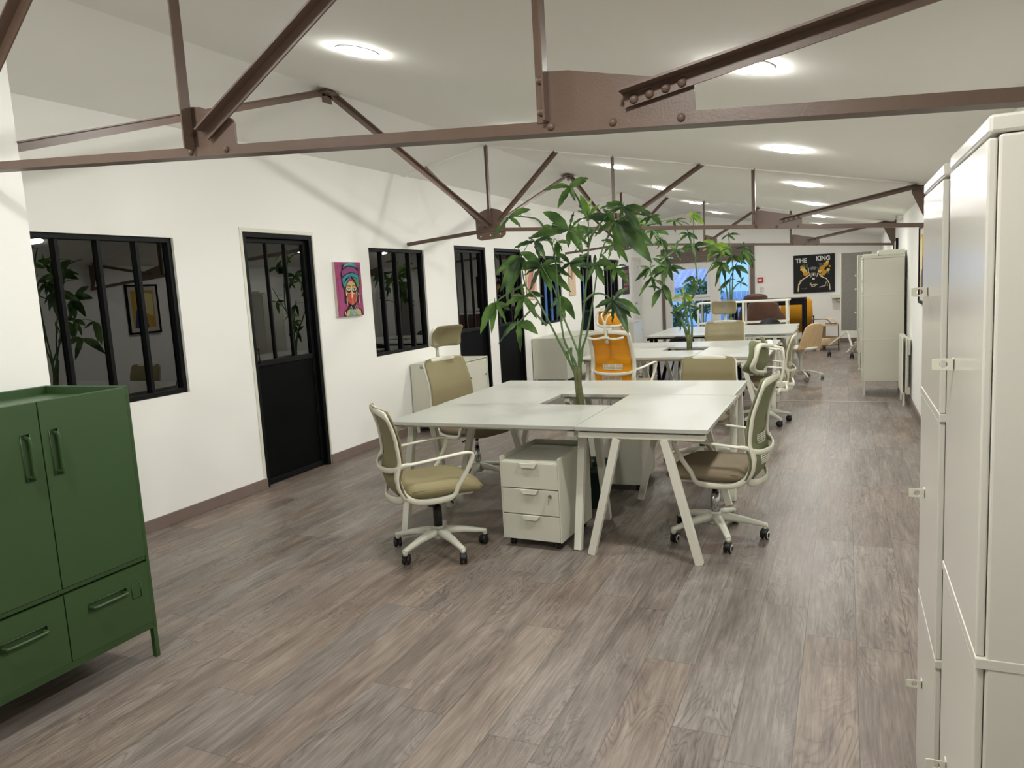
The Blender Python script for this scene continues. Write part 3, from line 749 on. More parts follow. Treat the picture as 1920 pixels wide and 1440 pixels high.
truss(TR[0], 'brown riveted steel truss crossing the whole picture overhead, nearest the camera', RX + .035, True)
truss(TR[1], 'brown steel truss with the ridge gusset beside the left wall, second from the camera', XL + .002, False)
truss(TR[2], 'brown steel truss beyond the plants, farthest from the camera', XL + .002, False)
# longitudinal bracing under the ridge
def brace(ya, yb, ym, lab, za=2.13):
    root = empty('ridge_brace', (0, 0, 0), 0, lab, 'roof brace', 'ridge braces between the trusses')
    for p, q in (((RX, ya + .02, za), (RX, ym, 2.925)), ((RX, yb - .02, 2.13), (RX, ym, 2.925))):
        m1 = MB(); m1.bar(p, q, .006, .042); m1.bar(p, q, .036, .006, ow=(.018 if q[1] > p[1] else -.018), oh=.02); m1.build('brace_arm', STEEL, root)
    m1 = MB(); m1.box(RX - .07, RX + .07, ym - .09, ym + .05, 2.905, 2.913); m1.box(RX - .003, RX + .003, ym - .05, ym + .05, 2.85, 2.915); m1.build('ridge_plate', STEEL, root)
brace(2.145, TR[1], 4.40, 'brown V-shaped ridge brace between the nearest and second trusses', 2.228)
brace(TR[1], TR[2], 9.38, 'brown V-shaped ridge brace beyond the second truss, above the near plant')

# ================================================================ CEILING LAMPS
def lamp(x, y, lab, first=[None]):
    if first[0] is None:
        r = empty('ceiling_lamp', (0, 0, 0), 0)
        MB().lathe([(.090, .0), (.090, -.013), (.0, -.0135)], n=28, smooth=False).build('diffuser', LAMPE, r)
        MB().lathe([(.094, 0.001), (.108, 0.001), (.106, -.0025), (.100, -.004), (.094, -.004)], n=28).build('trim_ring', WHITE, r)
        first[0] = r
    else: r = copy_tree(first[0])
    s = SR if x > RX else SL
    r.location = (x, y, ceil_z(x) - .001); r.rotation_euler = (0, -math.atan(s), 0)
    tag(r, lab, 'ceiling lamp', 'round recessed ceiling lamps')
order = ['nearest', 'second', 'third', 'fourth', 'fifth', 'sixth']
for i, y in enumerate((.9, 3.25, 5.55, 7.85, 10.15, 12.5, 14.8)):
    for x, side in ((-2.22, 'left'), (-.355, 'right')):
        if y < 1: lab = 'round white ceiling lamp of the %s row, out of frame behind the nearest truss' % side
        else: lab = 'round white lit ceiling lamp, %s of the %s row from the camera' % (order[i - 1], side)
        lamp(x, y, lab)
# ================================================================ DESKS
def desk(x0, x1, y0, y1, h, long_axis, lab, group, black=False, z=.73):
    """one A-frame bench desk; tops are 24 mm boards; frames at the two ends of the long axis"""
    root = empty('office_desk', ((x0 + x1) / 2, (y0 + y1) / 2, 0), 0, lab, 'desk', group)
    cx, cy = (x0 + x1) / 2, (y0 + y1) / 2; hx, hy = (x1 - x0) / 2, (y1 - y0) / 2
    MB().box(-hx, hx, -hy, hy, z - .022, z).build('desktop', DESKW, root, bevel=.002)
    FM = BLACK if black else WHITE
    L, Wd = (hy, hx) if long_axis == 'y' else (hx, hy)
    def P(l, w, zz): return (w, l, zz) if long_axis == 'y' else (l, w, zz)
    b = MB()
    for s in (-1, 1):
        l = s * (L - .03)
        b.bar(P(l, -Wd + .015, z - .047), P(l, Wd - .015, z - .047), .04, .03)
    for w in (-Wd + .12, Wd - .12):
        b.bar(P(-L + .05, w, z - .037), P(L - .05, w, z - .037), .04, .028)
    b.build('support_frame', FM, root, bevel=.002)
    for s in (-1, 1):
        for w in (-1, 1):
            l = s * (L - .03)
            MB().bar(P(l, w * (Wd - .06), 0), P(l, w * (Wd - .23), z - .062), .042, .042, up=P(1, 0, 0)).build('leg', FM, root, bevel=.002)
    return root
def island(X0, X1, Y0, Y1, W, n, where, dz=0, tops=None, black=()):
    g = 'white desks of the %s pinwheel island' % where
    G = .005
    desk(X1 - W, X1, Y0, Y1 - W - G, 0, 'y', 'white A-frame desk at the near right of the %s desk island' % where, g, 0 in black)
    desk(X0, X1 - W - G, Y0 + .012, Y0 + W, 0, 'x', 'white A-frame desk at the near left of the %s desk island' % where, g, 1 in black)
    desk(X0 - .01, X0 + W, Y0 + W + G, Y1, 0, 'y', 'white A-frame desk at the far left of the %s desk island' % where, g, 2 in black)
    desk(X0 + W + G, X1 - .02, Y1 - W, Y1, 0, 'x', 'white A-frame desk at the far right of the %s desk island' % where, g, 3 in black)
island(-2.57, -.635, 3.765, 5.64, .715, 4, 'nearest')
island(-2.55, -.66, 7.33, 9.17, .715, 4, 'middle')
island(-2.53, -.60, 10.15, 12.0, .715, 4, 'farthest', black=(1, 2))

# ================================================================ TASK CHAIRS
def back_y(z):   # back profile: lumbar bulge forward
    P = [(.36, -.20), (.42, -.255), (.50, -.275), (.60, -.250), (.72, -.258), (.80, -.280), (.90, -.315), (1.0, -.345)]
    for (a, ya), (b, yb) in zip(P, P[1:]):
        if z <= b: return ya + (yb - ya) * max(0, (z - a)) / (b - a)
    return P[-1][1]
def caster(M, mb, mr, rim):
    for s in (-1, 1):
        q = M @ Matrix.Translation((s * .013, -.012, .026)) @ Matrix.Rotation(PI / 2, 4, 'Y')
        mb.lathe([(.0, -.008), (.021, -.008), (.0255, -.005), (.0255, .005), (.021, .008), (0, .008)], n=16, M=q)
        if rim:
            q2 = M @ Matrix.Translation((s * .0215, -.012, .026)) @ Matrix.Rotation(PI / 2, 4, 'Y')
            mr.lathe([(.015, -.0012), (.0215, -.0012), (.0215, .0012), (.015, .0012)], n=16, M=q2, closed=True)
    q = M
    b = len(mb.v); mb.box(-.006, .006, -.02, .02, .02, .05, M=q)
    mb.sweep([q @ Vector((0, -.04, .03)), q @ Vector((0, -.028, .052)), q @ Vector((0, 0, .058)), q @ Vector((0, .012, .05))], .04, .008, n=8)
    mb.tube([q @ Vector((0, 0, .05)), q @ Vector((0, 0, .075))], .008)
def task_chair(label, loc, rz, mesh, seatm, head=True, rim=False, chrome=False, top=.87, group='swivel office chairs', star=.3, grille=True, low=False, arms=True, sq=False, hrot=0, lift=0.0, hh=0.0):
    root = empty('office_chair', loc, rz, label, 'office chair', group)
    # star base
    b = MB()
    b.lathe([(.0, .075), (.036, .075), (.042, .09), (.036, .135), (.028, .15), (0, .15)], n=20)
    for k in range(5):
        a = star + 2 * PI * k / 5; c, s = math.cos(a), math.sin(a)
        pts = [(c * r, s * r, z) for r, z in ((.015, .118), (.08, .116), (.16, .105), (.24, .088), (.285, .078))]
        b.sweep(pts, [.058, .05, .042, .035, .03], [.05, .044, .034, .026, .022], n=8, power=3.5)
        b.tube([(c * .275, s * .275, .082), (c * .275, s * .275, .055)], .014)
    b.build('star_base', WHITE, root)
    for k in range(5):
        a = star + 2 * PI * k / 5; c, s = math.cos(a), math.sin(a)
        m1 = MB(); m2 = MB(); M = Matrix.Translation((c * .275, s * .275, 0)) @ Matrix.Rotation(a + 1.1 * math.sin(k * 2.3 + loc[0] * 5), 4, 'Z')
        caster(M, m1, m2, rim); co = m1.build('caster', CHAIRBLK, root)
        if rim:
            h_ = len(m2.v) // 2; nf = len(m2.f) // 2
            for q in (0, 1):
                m3 = MB(); m3.v = m2.v[q * h_:(q + 1) * h_]; m3.f = [tuple(i - q * h_ for i in t) for t in m2.f[q * nf:(q + 1) * nf]]; m3.m = m2.m[q * nf:(q + 1) * nf]; m3.sm = m2.sm[q * nf:(q + 1) * nf]; m3.build('wheel_rim', WHITE, co)
    g = MB(); g.tube([(0, 0, .14), (0, 0, .27)], .026, n=14); g.tube([(0, 0, .27), (0, 0, .345)], .015, n=12)
    g.build('gas_lift', CHROME if chrome else CHAIRBLK, root)
    m = MB(); m.box(-.07, .07, -.10, .08, .335, .37); m.tube([(.06, .03, .345), (.16, .04, .338), (.20, .04, .33)], .006)
    m.tube(catmull([(.05, -.02, .34), (.09, -.04, .30), (.04, -.06, .29), (-.02, -.05, .31)], 4), .005)
    m.build('tilt_mechanism', CHAIRBLK, root, bevel=.01)
    # seat
    def seat(side):
        mb = MB()
        def fn(u, v):
            x = (u * 2 - 1); y = (v * 2 - 1)
            # superellipse-ish outline
            k = 1 / max(1e-6, (abs(x) ** 5 + abs(y) ** 5) ** .2) * max(abs(x), abs(y)) if (x or y) else 1
            X = x * k * .236; Y = y * k * .232 + .005
            e = max(abs(x), abs(y)); rr = max(0, (e - .80) / .20)
            drop = .036 * rr * rr * (1 if side > 0 else -.75)
            zz = (.458 if side > 0 else .374) - drop
            if y > .3: zz -= .022 * ((y - .3) / .7) ** 2
            zz += .006 * x * x
            if side > 0: zz -= .004 * (1 - min(1, (x * x + y * y)))
            return (X, Y, zz)
        mb.grid(fn, 20, 20)
        return mb
    sm = seat(1); lo = seat(-1); n = len(sm.v); sm.v += lo.v
    for f in lo.f: sm.face([i + n for i in f][::-1], 0, True)
    N = 21
    edge = [i for i in range(N)] + [j * N + N - 1 for j in range(1, N)] + [(N - 1) * N + i for i in range(N - 2, -1, -1)] + [j * N for j in range(N - 2, 0, -1)]
    for a, c in zip(edge, edge[1:] + edge[:1]): sm.face((a, n + a, n + c, c), 0, True)
    so = sm.build('seat', seatm, root)
    p = MB(); p.tube([Vector((x, y, z)) for x, y, z in ((-.228, -.19, .432), (-.229, 0, .434), (-.225, .12, .428), (-.205, .222, .402), (0, .236, .398), (.205, .222, .402), (.225, .12, .428), (.229, 0, .434), (.228, -.19, .432))], .0025, n=5)
    p.build('seat_piping', seatm, so)
    MB().box(-.19, .19, -.19, .17, .362, .382).build('seat_shell', WHITE, root, bevel=.012)
    # side loops with armrests
    if arms:
        for s in (-1, 1):
            pts = [(.205, -.262, .50), (.216, -.262, .55), (.230, -.248, .580), (.248, -.19, .592), (.254, -.08, .602), (.254, .06, .615), (.252, .130, .617), (.25, .155, .597),
                   (.246, .140, .55), (.24, .10, .48), (.236, .065, .43), (.232, .045, .385), (.225, .0, .366), (.215, -.10, .362), (.208, -.18, .375), (.203, -.235, .42)]
            P = catmull([(s * x, y, z) for x, y, z in pts], 3, closed=True)
            n_ = len(P); w = []; h = []
            for i, q in enumerate(P):
                t = i / n_ * 16
                a = 1 if 3 <= t <= 6.5 else 0
                w.append(.036 if a else .022); h.append(.014 if a else (.034 if t > 11.5 or t < 2 else .026))
            MBs = MB(); MBs.sweep(P, h, w, up=(s, 0, 0), n=10, closed=True, power=3)
            MBs.build('armrest', PLASTIC, root)
    # back frame
    T = top; hw = .220; tw = .206 if not sq else .232
    if sq: hw = .235
    def hwz(z): return hw + (tw - hw) * max(0, min(1, (z - .6) / (T - .6))) - (.03 * max(0, min(1, (.45 - z) / .08)))
    R = [(hwz(z), back_y(z), z) for z in (.40, .46, .53, .60, .67, .74, .80, T - .04)]
    cr = .03
    rr = R + [(tw - .002, back_y(T) + .002, T - .012), (tw - cr, back_y(T) - .004, T + .002), (.08, back_y(T) - .016, T + .012), (0, back_y(T) - .02, T + .014)]
    Lf = [(-x, y, z) for x, y, z in rr[:-1]][::-1]
    bot = [(-.13, -.262, .375), (0, -.285, .37), (.13, -.262, .375)]
    P = catmull(rr + Lf + bot, 3, closed=True)
    fr = MB(); fr.sweep(P, .016, [.034] * len(P), up=(0, 0, 1) if False else (1, 0, 0), n=10, closed=True, power=3)
    # sweep frame direction: rebuild with in-plane width
    fr = MB(); P2 = [Vector(p) for p in P]; n_ = len(P2); K = 10
    for i, p in enumerate(P2):
        d = (P2[(i + 1) % n_] - P2[i - 1]).normalized()
        nrm = Vector((0, 1, 0)); nrm = (nrm - d * nrm.dot(d)).normalized(); ins = d.cross(nrm)
        for k in range(K):
            a = 2 * PI * (k + .5) / K; ca, sa = math.cos(a), math.sin(a)
            fr.v.append(tuple(p + ins * (math.copysign(abs(ca) ** .7, ca) * .021) + nrm * (math.copysign(abs(sa) ** .7, sa) * .009)))
    for i in range(n_):
        j = (i + 1) % n_
        for k in range(K):
            l = (k + 1) % K; fr.face((i * K + k, i * K + l, j * K + l, j * K + k), 0, True)
    fr.sweep(catmull([(-.205, -.262, .565), (-.15, -.295, .552), (0, -.318, .545), (.15, -.295, .552), (.205, -.262, .565)], 4), .014, .03, n=8, power=3)
    bf = fr.build('back_frame', PLASTIC, root)
    # mesh back panel in front of the frame
    pm = MB()
    z0 = .385
    def fn(u, v):
        x = 2 * u - 1; z = z0 + (T + .024 - z0) * v
        w = hwz(z) + .012
        e = max(0, (v - .93) / .07); w -= .02 * e * e
        zz = z + (.010 * (1 - x * x)) * (v ** 4) - .016 * (1 - v) ** 6 * (1 - x * x)
        return (x * w, back_y(zz) + .021 - .035 * (1 - x * x) + .0, zz)
    pm.grid(fn, 16, 22); pm.build('mesh_back', mesh, root, solid=.006)
    if grille:
        gm = MB()
        for zz, h2 in ((.61, .045), (.495, .045)):
            for i in range(5):
                z = zz - h2 / 2 + i * h2 / 4
                gm.sweep(catmull([(-.10, back_y(z) - .012, z), (0, back_y(z) - .026, z), (.10, back_y(z) - .012, z)], 3), .004, .0075, n=4, power=8)
            for x in (-.10, -.035, .035, .10): gm.sweep([(x, back_y(zz + q) - .027 + abs(x) * .14, zz + q) for q in (-h2 / 2 - .003, 0, h2 / 2 + .003)], .010, .004, up=(0, 1, 0), n=4, power=8)
        gm.build('lumbar_support', PLASTIC, bf)
    if head:
        yb = back_y(T)
        st = MB()
        st.sweep(catmull([(0, yb - .03, T - .09), (0, yb - .045, T - .02), (0, yb - .06, T + .05), (0, yb - .062, T + .12)], 4), .03, .014, up=(0, 1, 0), n=8, power=3)
        for s in (-1, 1):
            st.sweep(catmull([(s * .006, yb - .062, T + .10), (s * .03, yb - .055, T + .16), (s * .05, yb - .03, T + .215 - hh * .6), (s * .05, yb + hh * .2, T + .255 - hh)], 4), .014, .012, up=(0, 1, 0), n=8)
        st.build('headrest_stem', PLASTIC, root)
        hg = MB()
        hg.sweep(catmull([(-.20, yb - .075, T - .03), (-.10, yb - .095, T - .045), (0, yb - .075, T - .03), (.10, yb - .095, T - .045), (.20, yb - .075, T - .03)], 4), .012, .022, n=8, power=3)
        hg.box(-.02, .02, yb - .085, yb - .03, T - .04, T - .015)
        hg.build('coat_hanger', PLASTIC, root)
        hc = Vector((0, yb + .02 + hh * .3, T + .205 - hh)); HM = Matrix.Translation(hc) @ Matrix.Rotation(hrot, 4, 'X')
        def hp(x, z):  # x,z in -1..1
            return HM @ Vector((x * .142, .01 - .065 * (1 - x * x) + .03 * z * z + .015 * z, z * .08 - .012 * (1 - x * x) * (1 if z > 0 else -.2)))
        ring = []
        for k in range(28):
            a = 2 * PI * k / 28; ca, sa = math.cos(a), math.sin(a)
            ring.append(hp(math.copysign(abs(ca) ** .45, ca), math.copysign(abs(sa) ** .55, sa)))
        hr = MB(); hr.sweep(ring, .034, .024, up=(0, 0, 1), n=8, closed=True)
        ho = hr.build('headrest', PLASTIC, root)
        pd = MB()
        def hf(u, v):
            x = 2 * u - 1; z = 2 * v - 1
            k = (abs(x) ** 6 + abs(z) ** 6) ** (1 / 6) if (x or z) else 1; q = max(abs(x), abs(z)) / max(k, 1e-6)
            p = hp(x * q * 1.09, z * q * 1.14); return (p.x, p.y + .024, p.z)
        pd.grid(hf, 14, 8); pd.build('headrest_mesh', mesh, ho, solid=.006)
    if lift:
        for ch in root.children:
            if not ch.name.startswith(('star_base', 'caster', 'gas_lift')): ch.location.z += lift
        gx = MB(); gx.tube([(0, 0, .34), (0, 0, .345 + lift)], .015, n=12); gx.build('lift_rod', CHROME, root)
    return root
D = math.radians
# rz = 0 faces +Y
task_chair('khaki office chair without headrest at the left front corner of the nearest desks', (-2.17, 3.62, 0), D(-44), MESHK, SEATF, head=False, star=.21, grille=False, top=.86)
task_chair('olive backed office chair with headrest at the right of the nearest desks, castors white rimmed', (-.685, 4.27, 0), D(84), MESHO, SEATG, head=True, rim=True, chrome=True, star=1.13, hrot=.45, top=.93, hh=.08)
task_chair('khaki office chair with headrest facing the left side of the nearest desks by the wall', (-2.66, 5.12, 0), D(-107), MESHK, SEATG, head=True, chrome=True, star=.5, hrot=-.1, top=.93, lift=.02)
task_chair('khaki low backed office chair behind the nearest desks, facing the camera', (-1.05, 5.98, 0), D(176), MESHK, SEATG, head=False, star=.2, top=.82, grille=False, sq=False)
task_chair('amber orange mesh office chair with headrest between the nearest and middle desks', (-1.95, 7.0, 0), D(-12), MESHY, SEATG, head=True, star=.7, top=.93, lift=.10, hh=.06)
task_chair('grey khaki office chair at the right end of the middle desks, seen from the side', (-.76, 7.80, 0), D(88), MESHT, SEATG, head=False, star=.15, top=.87)
task_chair('sheer khaki mesh office chair with headrest behind the middle desks, facing the camera', (-1.42, 9.62, 0), D(180), MESHT, SEATG, head=True, star=.3, top=.90, grille=False, sq=True)

# ================================================================ PEDESTALS AND BIN UNDER THE NEAREST DESKS
def pedestal(loc, rz, lab, w=.37, d=.5, h=.54, casters=True, key=True, front=True):
    root = empty('drawer_pedestal', loc, rz, lab, 'drawer unit', 'white steel pedestals under the nearest desks')
    z0 = .05 if casters else .03
    t = .008; c = MB()
    c.box(-w / 2, -w / 2 + t, -d / 2, d / 2, z0, h); c.box(w / 2 - t, w / 2, -d / 2, d / 2, z0, h); c.box(-w / 2 + t, w / 2 - t, d / 2 - t, d / 2, z0, h)
    c.box(-w / 2 + t, w / 2 - t, -d / 2 + .004, d / 2 - t, h - .035, h - .027); c.box(-w / 2 + t, w / 2 - t, -d / 2 + .02, d / 2 - t, z0 + .012, z0 + .02)
    c.build('cabinet_body', CABINET, root, bevel=.002)
    if front:
        hh = (h - .03 - z0) / 3
        for i in range(3):
            za = z0 + i * hh; dr = MB(); dr.box(-w / 2 + t + .001, w / 2 - t - .001, -d / 2, -d / 2 + .018, za + .003, za + hh - .003)
            do = dr.build('drawer', CABINET, root, bevel=.0015)
            hd = MB(); zt = za + hh - .004
            hd.prism([(-.055, 0), (.055, 0), (.038, -.024), (-.038, -.024)], (0, -d / 2 - .012, zt), (1, 0, 0), (0, 0, 1), .002); hd.box(-.055, .055, -d / 2 - .014, -d / 2 + .002, zt - .001, zt + .001)
            hd.build('drawer_handle', WHITE, do)
            if key and i == 1:
                k = MB(); disc((w / 2 - .06, -d / 2 - .003, za + hh - .035), (0, -1, 0), .011, .008, k, 16); k.bar((w / 2 - .06, -d / 2 - .008, za + hh - .035), (w / 2 - .06, -d / 2 - .022, za + hh - .035), .002, .012)
                k.bar((w / 2 - .062, -d / 2 - .018, za + hh - .045), (w / 2 - .064, -d / 2 - .018, za + hh - .08), .009, .002); k.build('lock_and_key', CHROME, do)
    if casters:
        for sx in (-1, 1):
            for sy in (-1, 1):
                k = MB()
                for e in (-.008, .008):
                    q = Matrix.Translation((sx * (w / 2 - .04) + e, sy * (d / 2 - .05), .021)) @ Matrix.Rotation(PI / 2, 4, 'Y'); k.lathe([(0, -.006), (.019, -.006), (.021, 0), (.019, .006), (0, .006)], n=14, M=q)
                k.box(sx * (w / 2 - .04) - .016, sx * (w / 2 - .04) + .016, sy * (d / 2 - .05) - .016, sy * (d / 2 - .05) + .016, .034, .06)
                k.build('caster', CHAIRBLK, root)
    return root
pedestal((-1.635, 4.03, 0), D(-2), 'white three drawer pedestal with a key in the middle drawer, under the nearest desk')
pedestal((-1.53, 5.30, 0), D(183), 'white pedestal cabinet seen from its back behind the dark green plant pot', w=.40, d=.5, h=.56, key=False)

# ================================================================ MONEY TREES
def leaflet(mb, c, t, rnd, mi=0):
    c = Vector(c); t = Vector(t); d = t - c; L = d.length
    if L < .02: return
    d.normalize(); view = Vector((-.35 + rnd.uniform(-.5, .5), -1.0, .45 + rnd.uniform(-.5, .7))).normalized()
    nrm = (view - d * view.dot(d)).normalized(); sd = d.cross(nrm)
    W = L * rnd.uniform(.115, .15); arch = L * rnd.uniform(.04, .12); N = 9
    b = len(mb.v); up = Vector((0, 0, 1))
    for i in range(N + 1):
        s = i / N; wd = W * (math.sin(PI * s ** .85) ** .85) * (1.05 if s < .6 else 1) + .0012
        if s > .93: wd *= .5
        p = c + d * (L * s) + up * (arch * math.sin(PI * s)) + nrm * (.0)
        for e in (-1, -.5, 0, .5, 1):
            mb.v.append(tuple(p + sd * wd * e + nrm * (-.22 * wd * (1 - abs(e)) + .004 * math.sin(s * 22) * abs(e))))
    for i in range(N):
        for k in range(4):
            q = b + i * 5 + k; mb.face((q, q + 1, q + 6, q + 5), mi, True)
def money_tree(lab, leaves, stems, base, trunk_top, pot_c, bright=(), seed=1, lr=.010, extra=0, trunk=True, pot=(.15, .17, .30)):
    rnd = random.Random(seed)
    root = empty('money_tree', (0, 0, 0), 0, lab, 'plant', 'potted money trees growing through the desks')
    fo = MB()
    for i, (c, tips) in enumerate(leaves):
        for t in tips: leaflet(fo, c, t, rnd, 1 if i in bright else 0)
        C = Vector(c)
        for k in range(extra):
            a = rnd.uniform(0, 2 * PI); r_ = rnd.uniform(.10, .17)
            leaflet(fo, c, C + Vector((math.cos(a) * r_ * .8, rnd.uniform(-.1, .25), math.sin(a) * r_ - .05)), rnd, 1 if i in bright else 0)
    fo.build('foliage', [LEAF, LEAFB], root, fix=False)
    sb = MB()
    for s in stems:
        P = catmull(s, 4); n = len(P)
        sb.tube(P, [max(.0028, lr * (1 - .72 * i / n)) for i in range(n)], n=7)
    # petioles from each cluster to the closest stem point
    pts = [Vector(p) for s in stems for p in catmull(s, 4)]
    for c, tips in leaves:
        C = Vector(c); low = [p for p in pts if p.z < C.z + .02] or pts
        q = min(low, key=lambda p: (p - C).length)
        if (q - C).length > .03: sb.tube(catmull([q, (q + C) / 2 + Vector((0, 0, .03)), C], 4), .0024, n=5)
    sb.build('stems', STEMG, root)
    tk = MB(); b0 = Vector(base); t0 = Vector(trunk_top)
    for k in range(3):
        P = []
        for i in range(13):
            s = i / 12; a = 2 * PI * k / 3 + s * 4.2; r_ = .013
            P.append(b0.lerp(t0, s) + Vector((math.cos(a) * r_, math.sin(a) * r_, 0)))
        tk.tube(P, [.020 - .006 * i / 12 for i in range(13)], n=9)
    tk.build('trunk', BARK, root)
    r0, r1, h = pot; pt = MB()
    pt.lathe([(r0 * .72, 0), (r0 * .78, .01), (r0, h - .05), (r0 + .004, h - .05), (r1, h - .03), (r1, h), (r1 - .012, h), (r0 - .012, h - .04), (r0 - .02, h - .06)], c=pot_c, n=32, closed=True)
    pt.lathe([(0, .004), (r0 * .74, .004)], c=pot_c, n=32)
    po = pt.build('plant_pot', POTG, root)
    so = MB(); so.lathe([(0, h - .055), (r0 - .014, h - .06)], c=pot_c, n=28); so.build('soil', SOIL, po)
    if lab.startswith('tall'):
        a = MB(); a.box(-.03, .03, -.002, .0, -.03, .03); l = a.build('price_label', WHITE, po); l.location = (pot_c[0] + .02, pot_c[1] - r0 * .88, .13); l.rotation_euler = (-.12, 0, .1)
    return root
money_tree('tall money tree with drooping leaves growing through the nearest desks', LEAVES_NEAR, STEMS_NEAR, (-1.60, 4.70, .2), (-1.655, 4.72, .95), (-1.585, 4.68, 0), bright=(16,), seed=3, extra=0)
money_tree('money tree growing through the middle desks, in front of the far window', LEAVES_MID, STEMS_MID, (-1.58, 8.32, .2), (-1.578, 8.30, .88), (-1.60, 8.30, 0), bright=(0, 13), seed=5, extra=1, lr=.014)
money_tree('money tree standing farthest back, dense leaves against the right pane of the far window', LEAVES_FAR, STEMS_FAR, (-1.52, 11.15, .2), (-1.50, 11.15, .9), (-1.52, 11.15, 0), bright=(0,), seed=9, extra=1, lr=.013)

# ================================================================ GREEN CABINET
gc = empty('green_cabinet', (-2.724, 1.345, 0), 0, 'dark green metal cabinet with two doors and two drawers at the left edge', 'cabinet')
gw, gd, gt, gb = .785, .52, 1.19, .135      # along y, depth, top, bottom
b = MB(); t = .018
b.box(-gd, 0, 0, t, gb, gt); b.box(-gd, 0, gw - t, gw, gb, gt); b.box(-gd, -gd + t, t, gw - t, gb, gt)
b.box(-gd + t, -.002, t, gw - t, gt - .05, gt - .035); b.box(-gd + t, 0, t, gw - t, gb, gb + .03); b.box(-gd + t, -.002, t, gw - t, .44, .458); b.box(-.02, .0, t, gw - t, gt - .05, gt - .004)
b.build('cabinet_body', GREEN, gc, bevel=.003)
def recess_handle(cy, cz, vertical, parent, x=0.006):
    h = MB(); L = .075; w = .017
    A = (lambda a, c: (c, a)) if vertical else (lambda a, c: (a, c))
    def P(xx, a, c):
        yy, zz = (c, a) if vertical else (a, c)
        return (x + xx, cy + yy, cz + zz)
    # rim around the pressed recess
    rim = [P(.0005, -L - .012, -w), P(.0005, L + .012, -w), P(.0005, L + .012, w), P(.0005, -L - .012, w)]
    h.tube(rim, .0018, n=5, closed=True)
    h.sweep(catmull([P(-.004, -L, 0), P(.018, -L + .003, 0), P(.024, -L + .016, 0), P(.024, L - .016, 0), P(.018, L - .003, 0), P(-.004, L, 0)], 4), .015, .010, up=(1, 0, 0) if False else (0, 1, 0) if vertical else (0, 0, 1), n=10)
    return h.build('handle', GREEN, parent)
def pressed(y0, y1, z0, z1, cy, cz, ry, rz_):
    q = MB(); q.box(-.012, .006, y0, cy - ry, z0, z1); q.box(-.012, .006, cy + ry, y1, z0, z1)
    q.box(-.012, .006, cy - ry, cy + ry, z0, cz - rz_); q.box(-.012, .006, cy - ry, cy + ry, cz + rz_, z1); q.box(-.016, -.008, cy - ry, cy + ry, cz - rz_, cz + rz_)
    return q
for y0, y1, hy in ((.02, .391, .335), (.396, gw - .022, .443)):
    d_ = pressed(y0, y1, .462, gt - .006, hy, .985, .020, .088).build('door', GREEN, gc); recess_handle(hy, .985, True, d_)
for y0, y1, hy in ((.02, .391, .23), (.396, gw - .022, .57)):
    d_ = pressed(y0, y1, .168, .434, hy, .345 if hy > .4 else .335, .088, .020).build('drawer', GREEN, gc); recess_handle(hy, .345 if hy > .4 else .335, False, d_)
    if hy > .4:
        s = MB(); s.tube([(.007, .68, .30), (.007, .722, .30), (.007, .722, .358), (.007, .68, .358)], .002, n=5, closed=True); s.build('label_holder', GREEN, d_)
for x in (-.013, -gd + .013):
    for y in (.011, gw - .011):
        l = MB(); l.bar((x, y, 0), (x, y, gb + .01), .024, .02, up=(0, 1, 0)); l.build('leg', GREEN, gc, bevel=.002)

# ================================================================ TALL WHITE LOCKERS (right)
def handle_tab(parent, x, y, z):
    h = MB(); n = 20; w, hh, r = .040, .024, .0075
    cx = -.010 - w * .0
    # plate in XZ plane with a round hole, bent back to the door
    out = [(-w / 2 * 1.0, -hh / 2), (w / 2, -hh / 2), (w / 2, hh / 2), (-w / 2, hh / 2)]
    ring = [(r * math.cos(2 * PI * k / n), r * math.sin(2 * PI * k / n)) for k in range(n)]
    def sq(a):
        c, s = math.cos(a), math.sin(a); k = min(w / 2 / max(abs(c), 1e-6), hh / 2 / max(abs(s), 1e-6)); return (c * k, s * k)
    b0 = 0
    for yy in (0, .0025):
        for k in range(n):
            a = 2 * PI * k / n + PI / 4; c, s = math.cos(a), math.sin(a)
            h.v.append((c * r, yy, s * r))
        for k in range(n):
            a = 2 * PI * k / n + PI / 4; p = sq(a); h.v.append((p[0], yy, p[1]))
    for k in range(n):
        l = (k + 1) % n
        h.face((k, l, n + l, n + k)); h.face((2 * n + k, 3 * n + k, 3 * n + l, 2 * n + l)); h.face((k, 2 * n + k, 2 * n + l, l)); h.face((n + k, n + l, 3 * n + l, 3 * n + k))
    h.box(w / 2 - .003, w / 2, 0, .02, -hh / 2, hh / 2)
    o = h.build('door_handle', PLASTIC, parent, bevel=.0006); o.location = (x - w / 2 + .001, y, z); return o
def locker(loc, D_, W_, H, splits, handles, lab, group, legs=0, name='tall_locker', m=LOCKER):
    """front faces -X; depth D_ along +x, width W_ along y"""
    root = empty(name, loc, 0, lab, 'locker', group)
    b = MB(); b.box(.014, D_, 0, W_, legs, H - .03); b.build('locker_body', m, root, bevel=.004)
    MB().box(0, D_, -.001, W_ + .001, H - .028, H).build('lid', m, root, bevel=.005)
    zs = [legs + .002] + list(splits) + [H - .034]
    for i, (a, c) in enumerate(zip(zs, zs[1:])):
        d_ = MB().box(0, .013, .006, W_ - .006, a + (.010 if i else 0), c - (.010 if i < len(zs) - 2 else 0)).build('locker_door', m, root, bevel=.003)
        for hy, hz in handles:
            if a < hz < c: handle_tab(d_, 0, hy, hz)
        if i:
            MB().box(-.001, D_ + .001, -.0012, W_ + .0012, a - .0095, a + .0095).build('seam_strip', m, root, bevel=.002)
    if legs:
        for x in (.016, D_ - .03):
            for y in (.002, W_ - .032): MB().box(x, x + .02, y, y + .03, 0, legs).build('leg', m, root)
    return root
g1 = 'tall white metal lockers along the right wall'
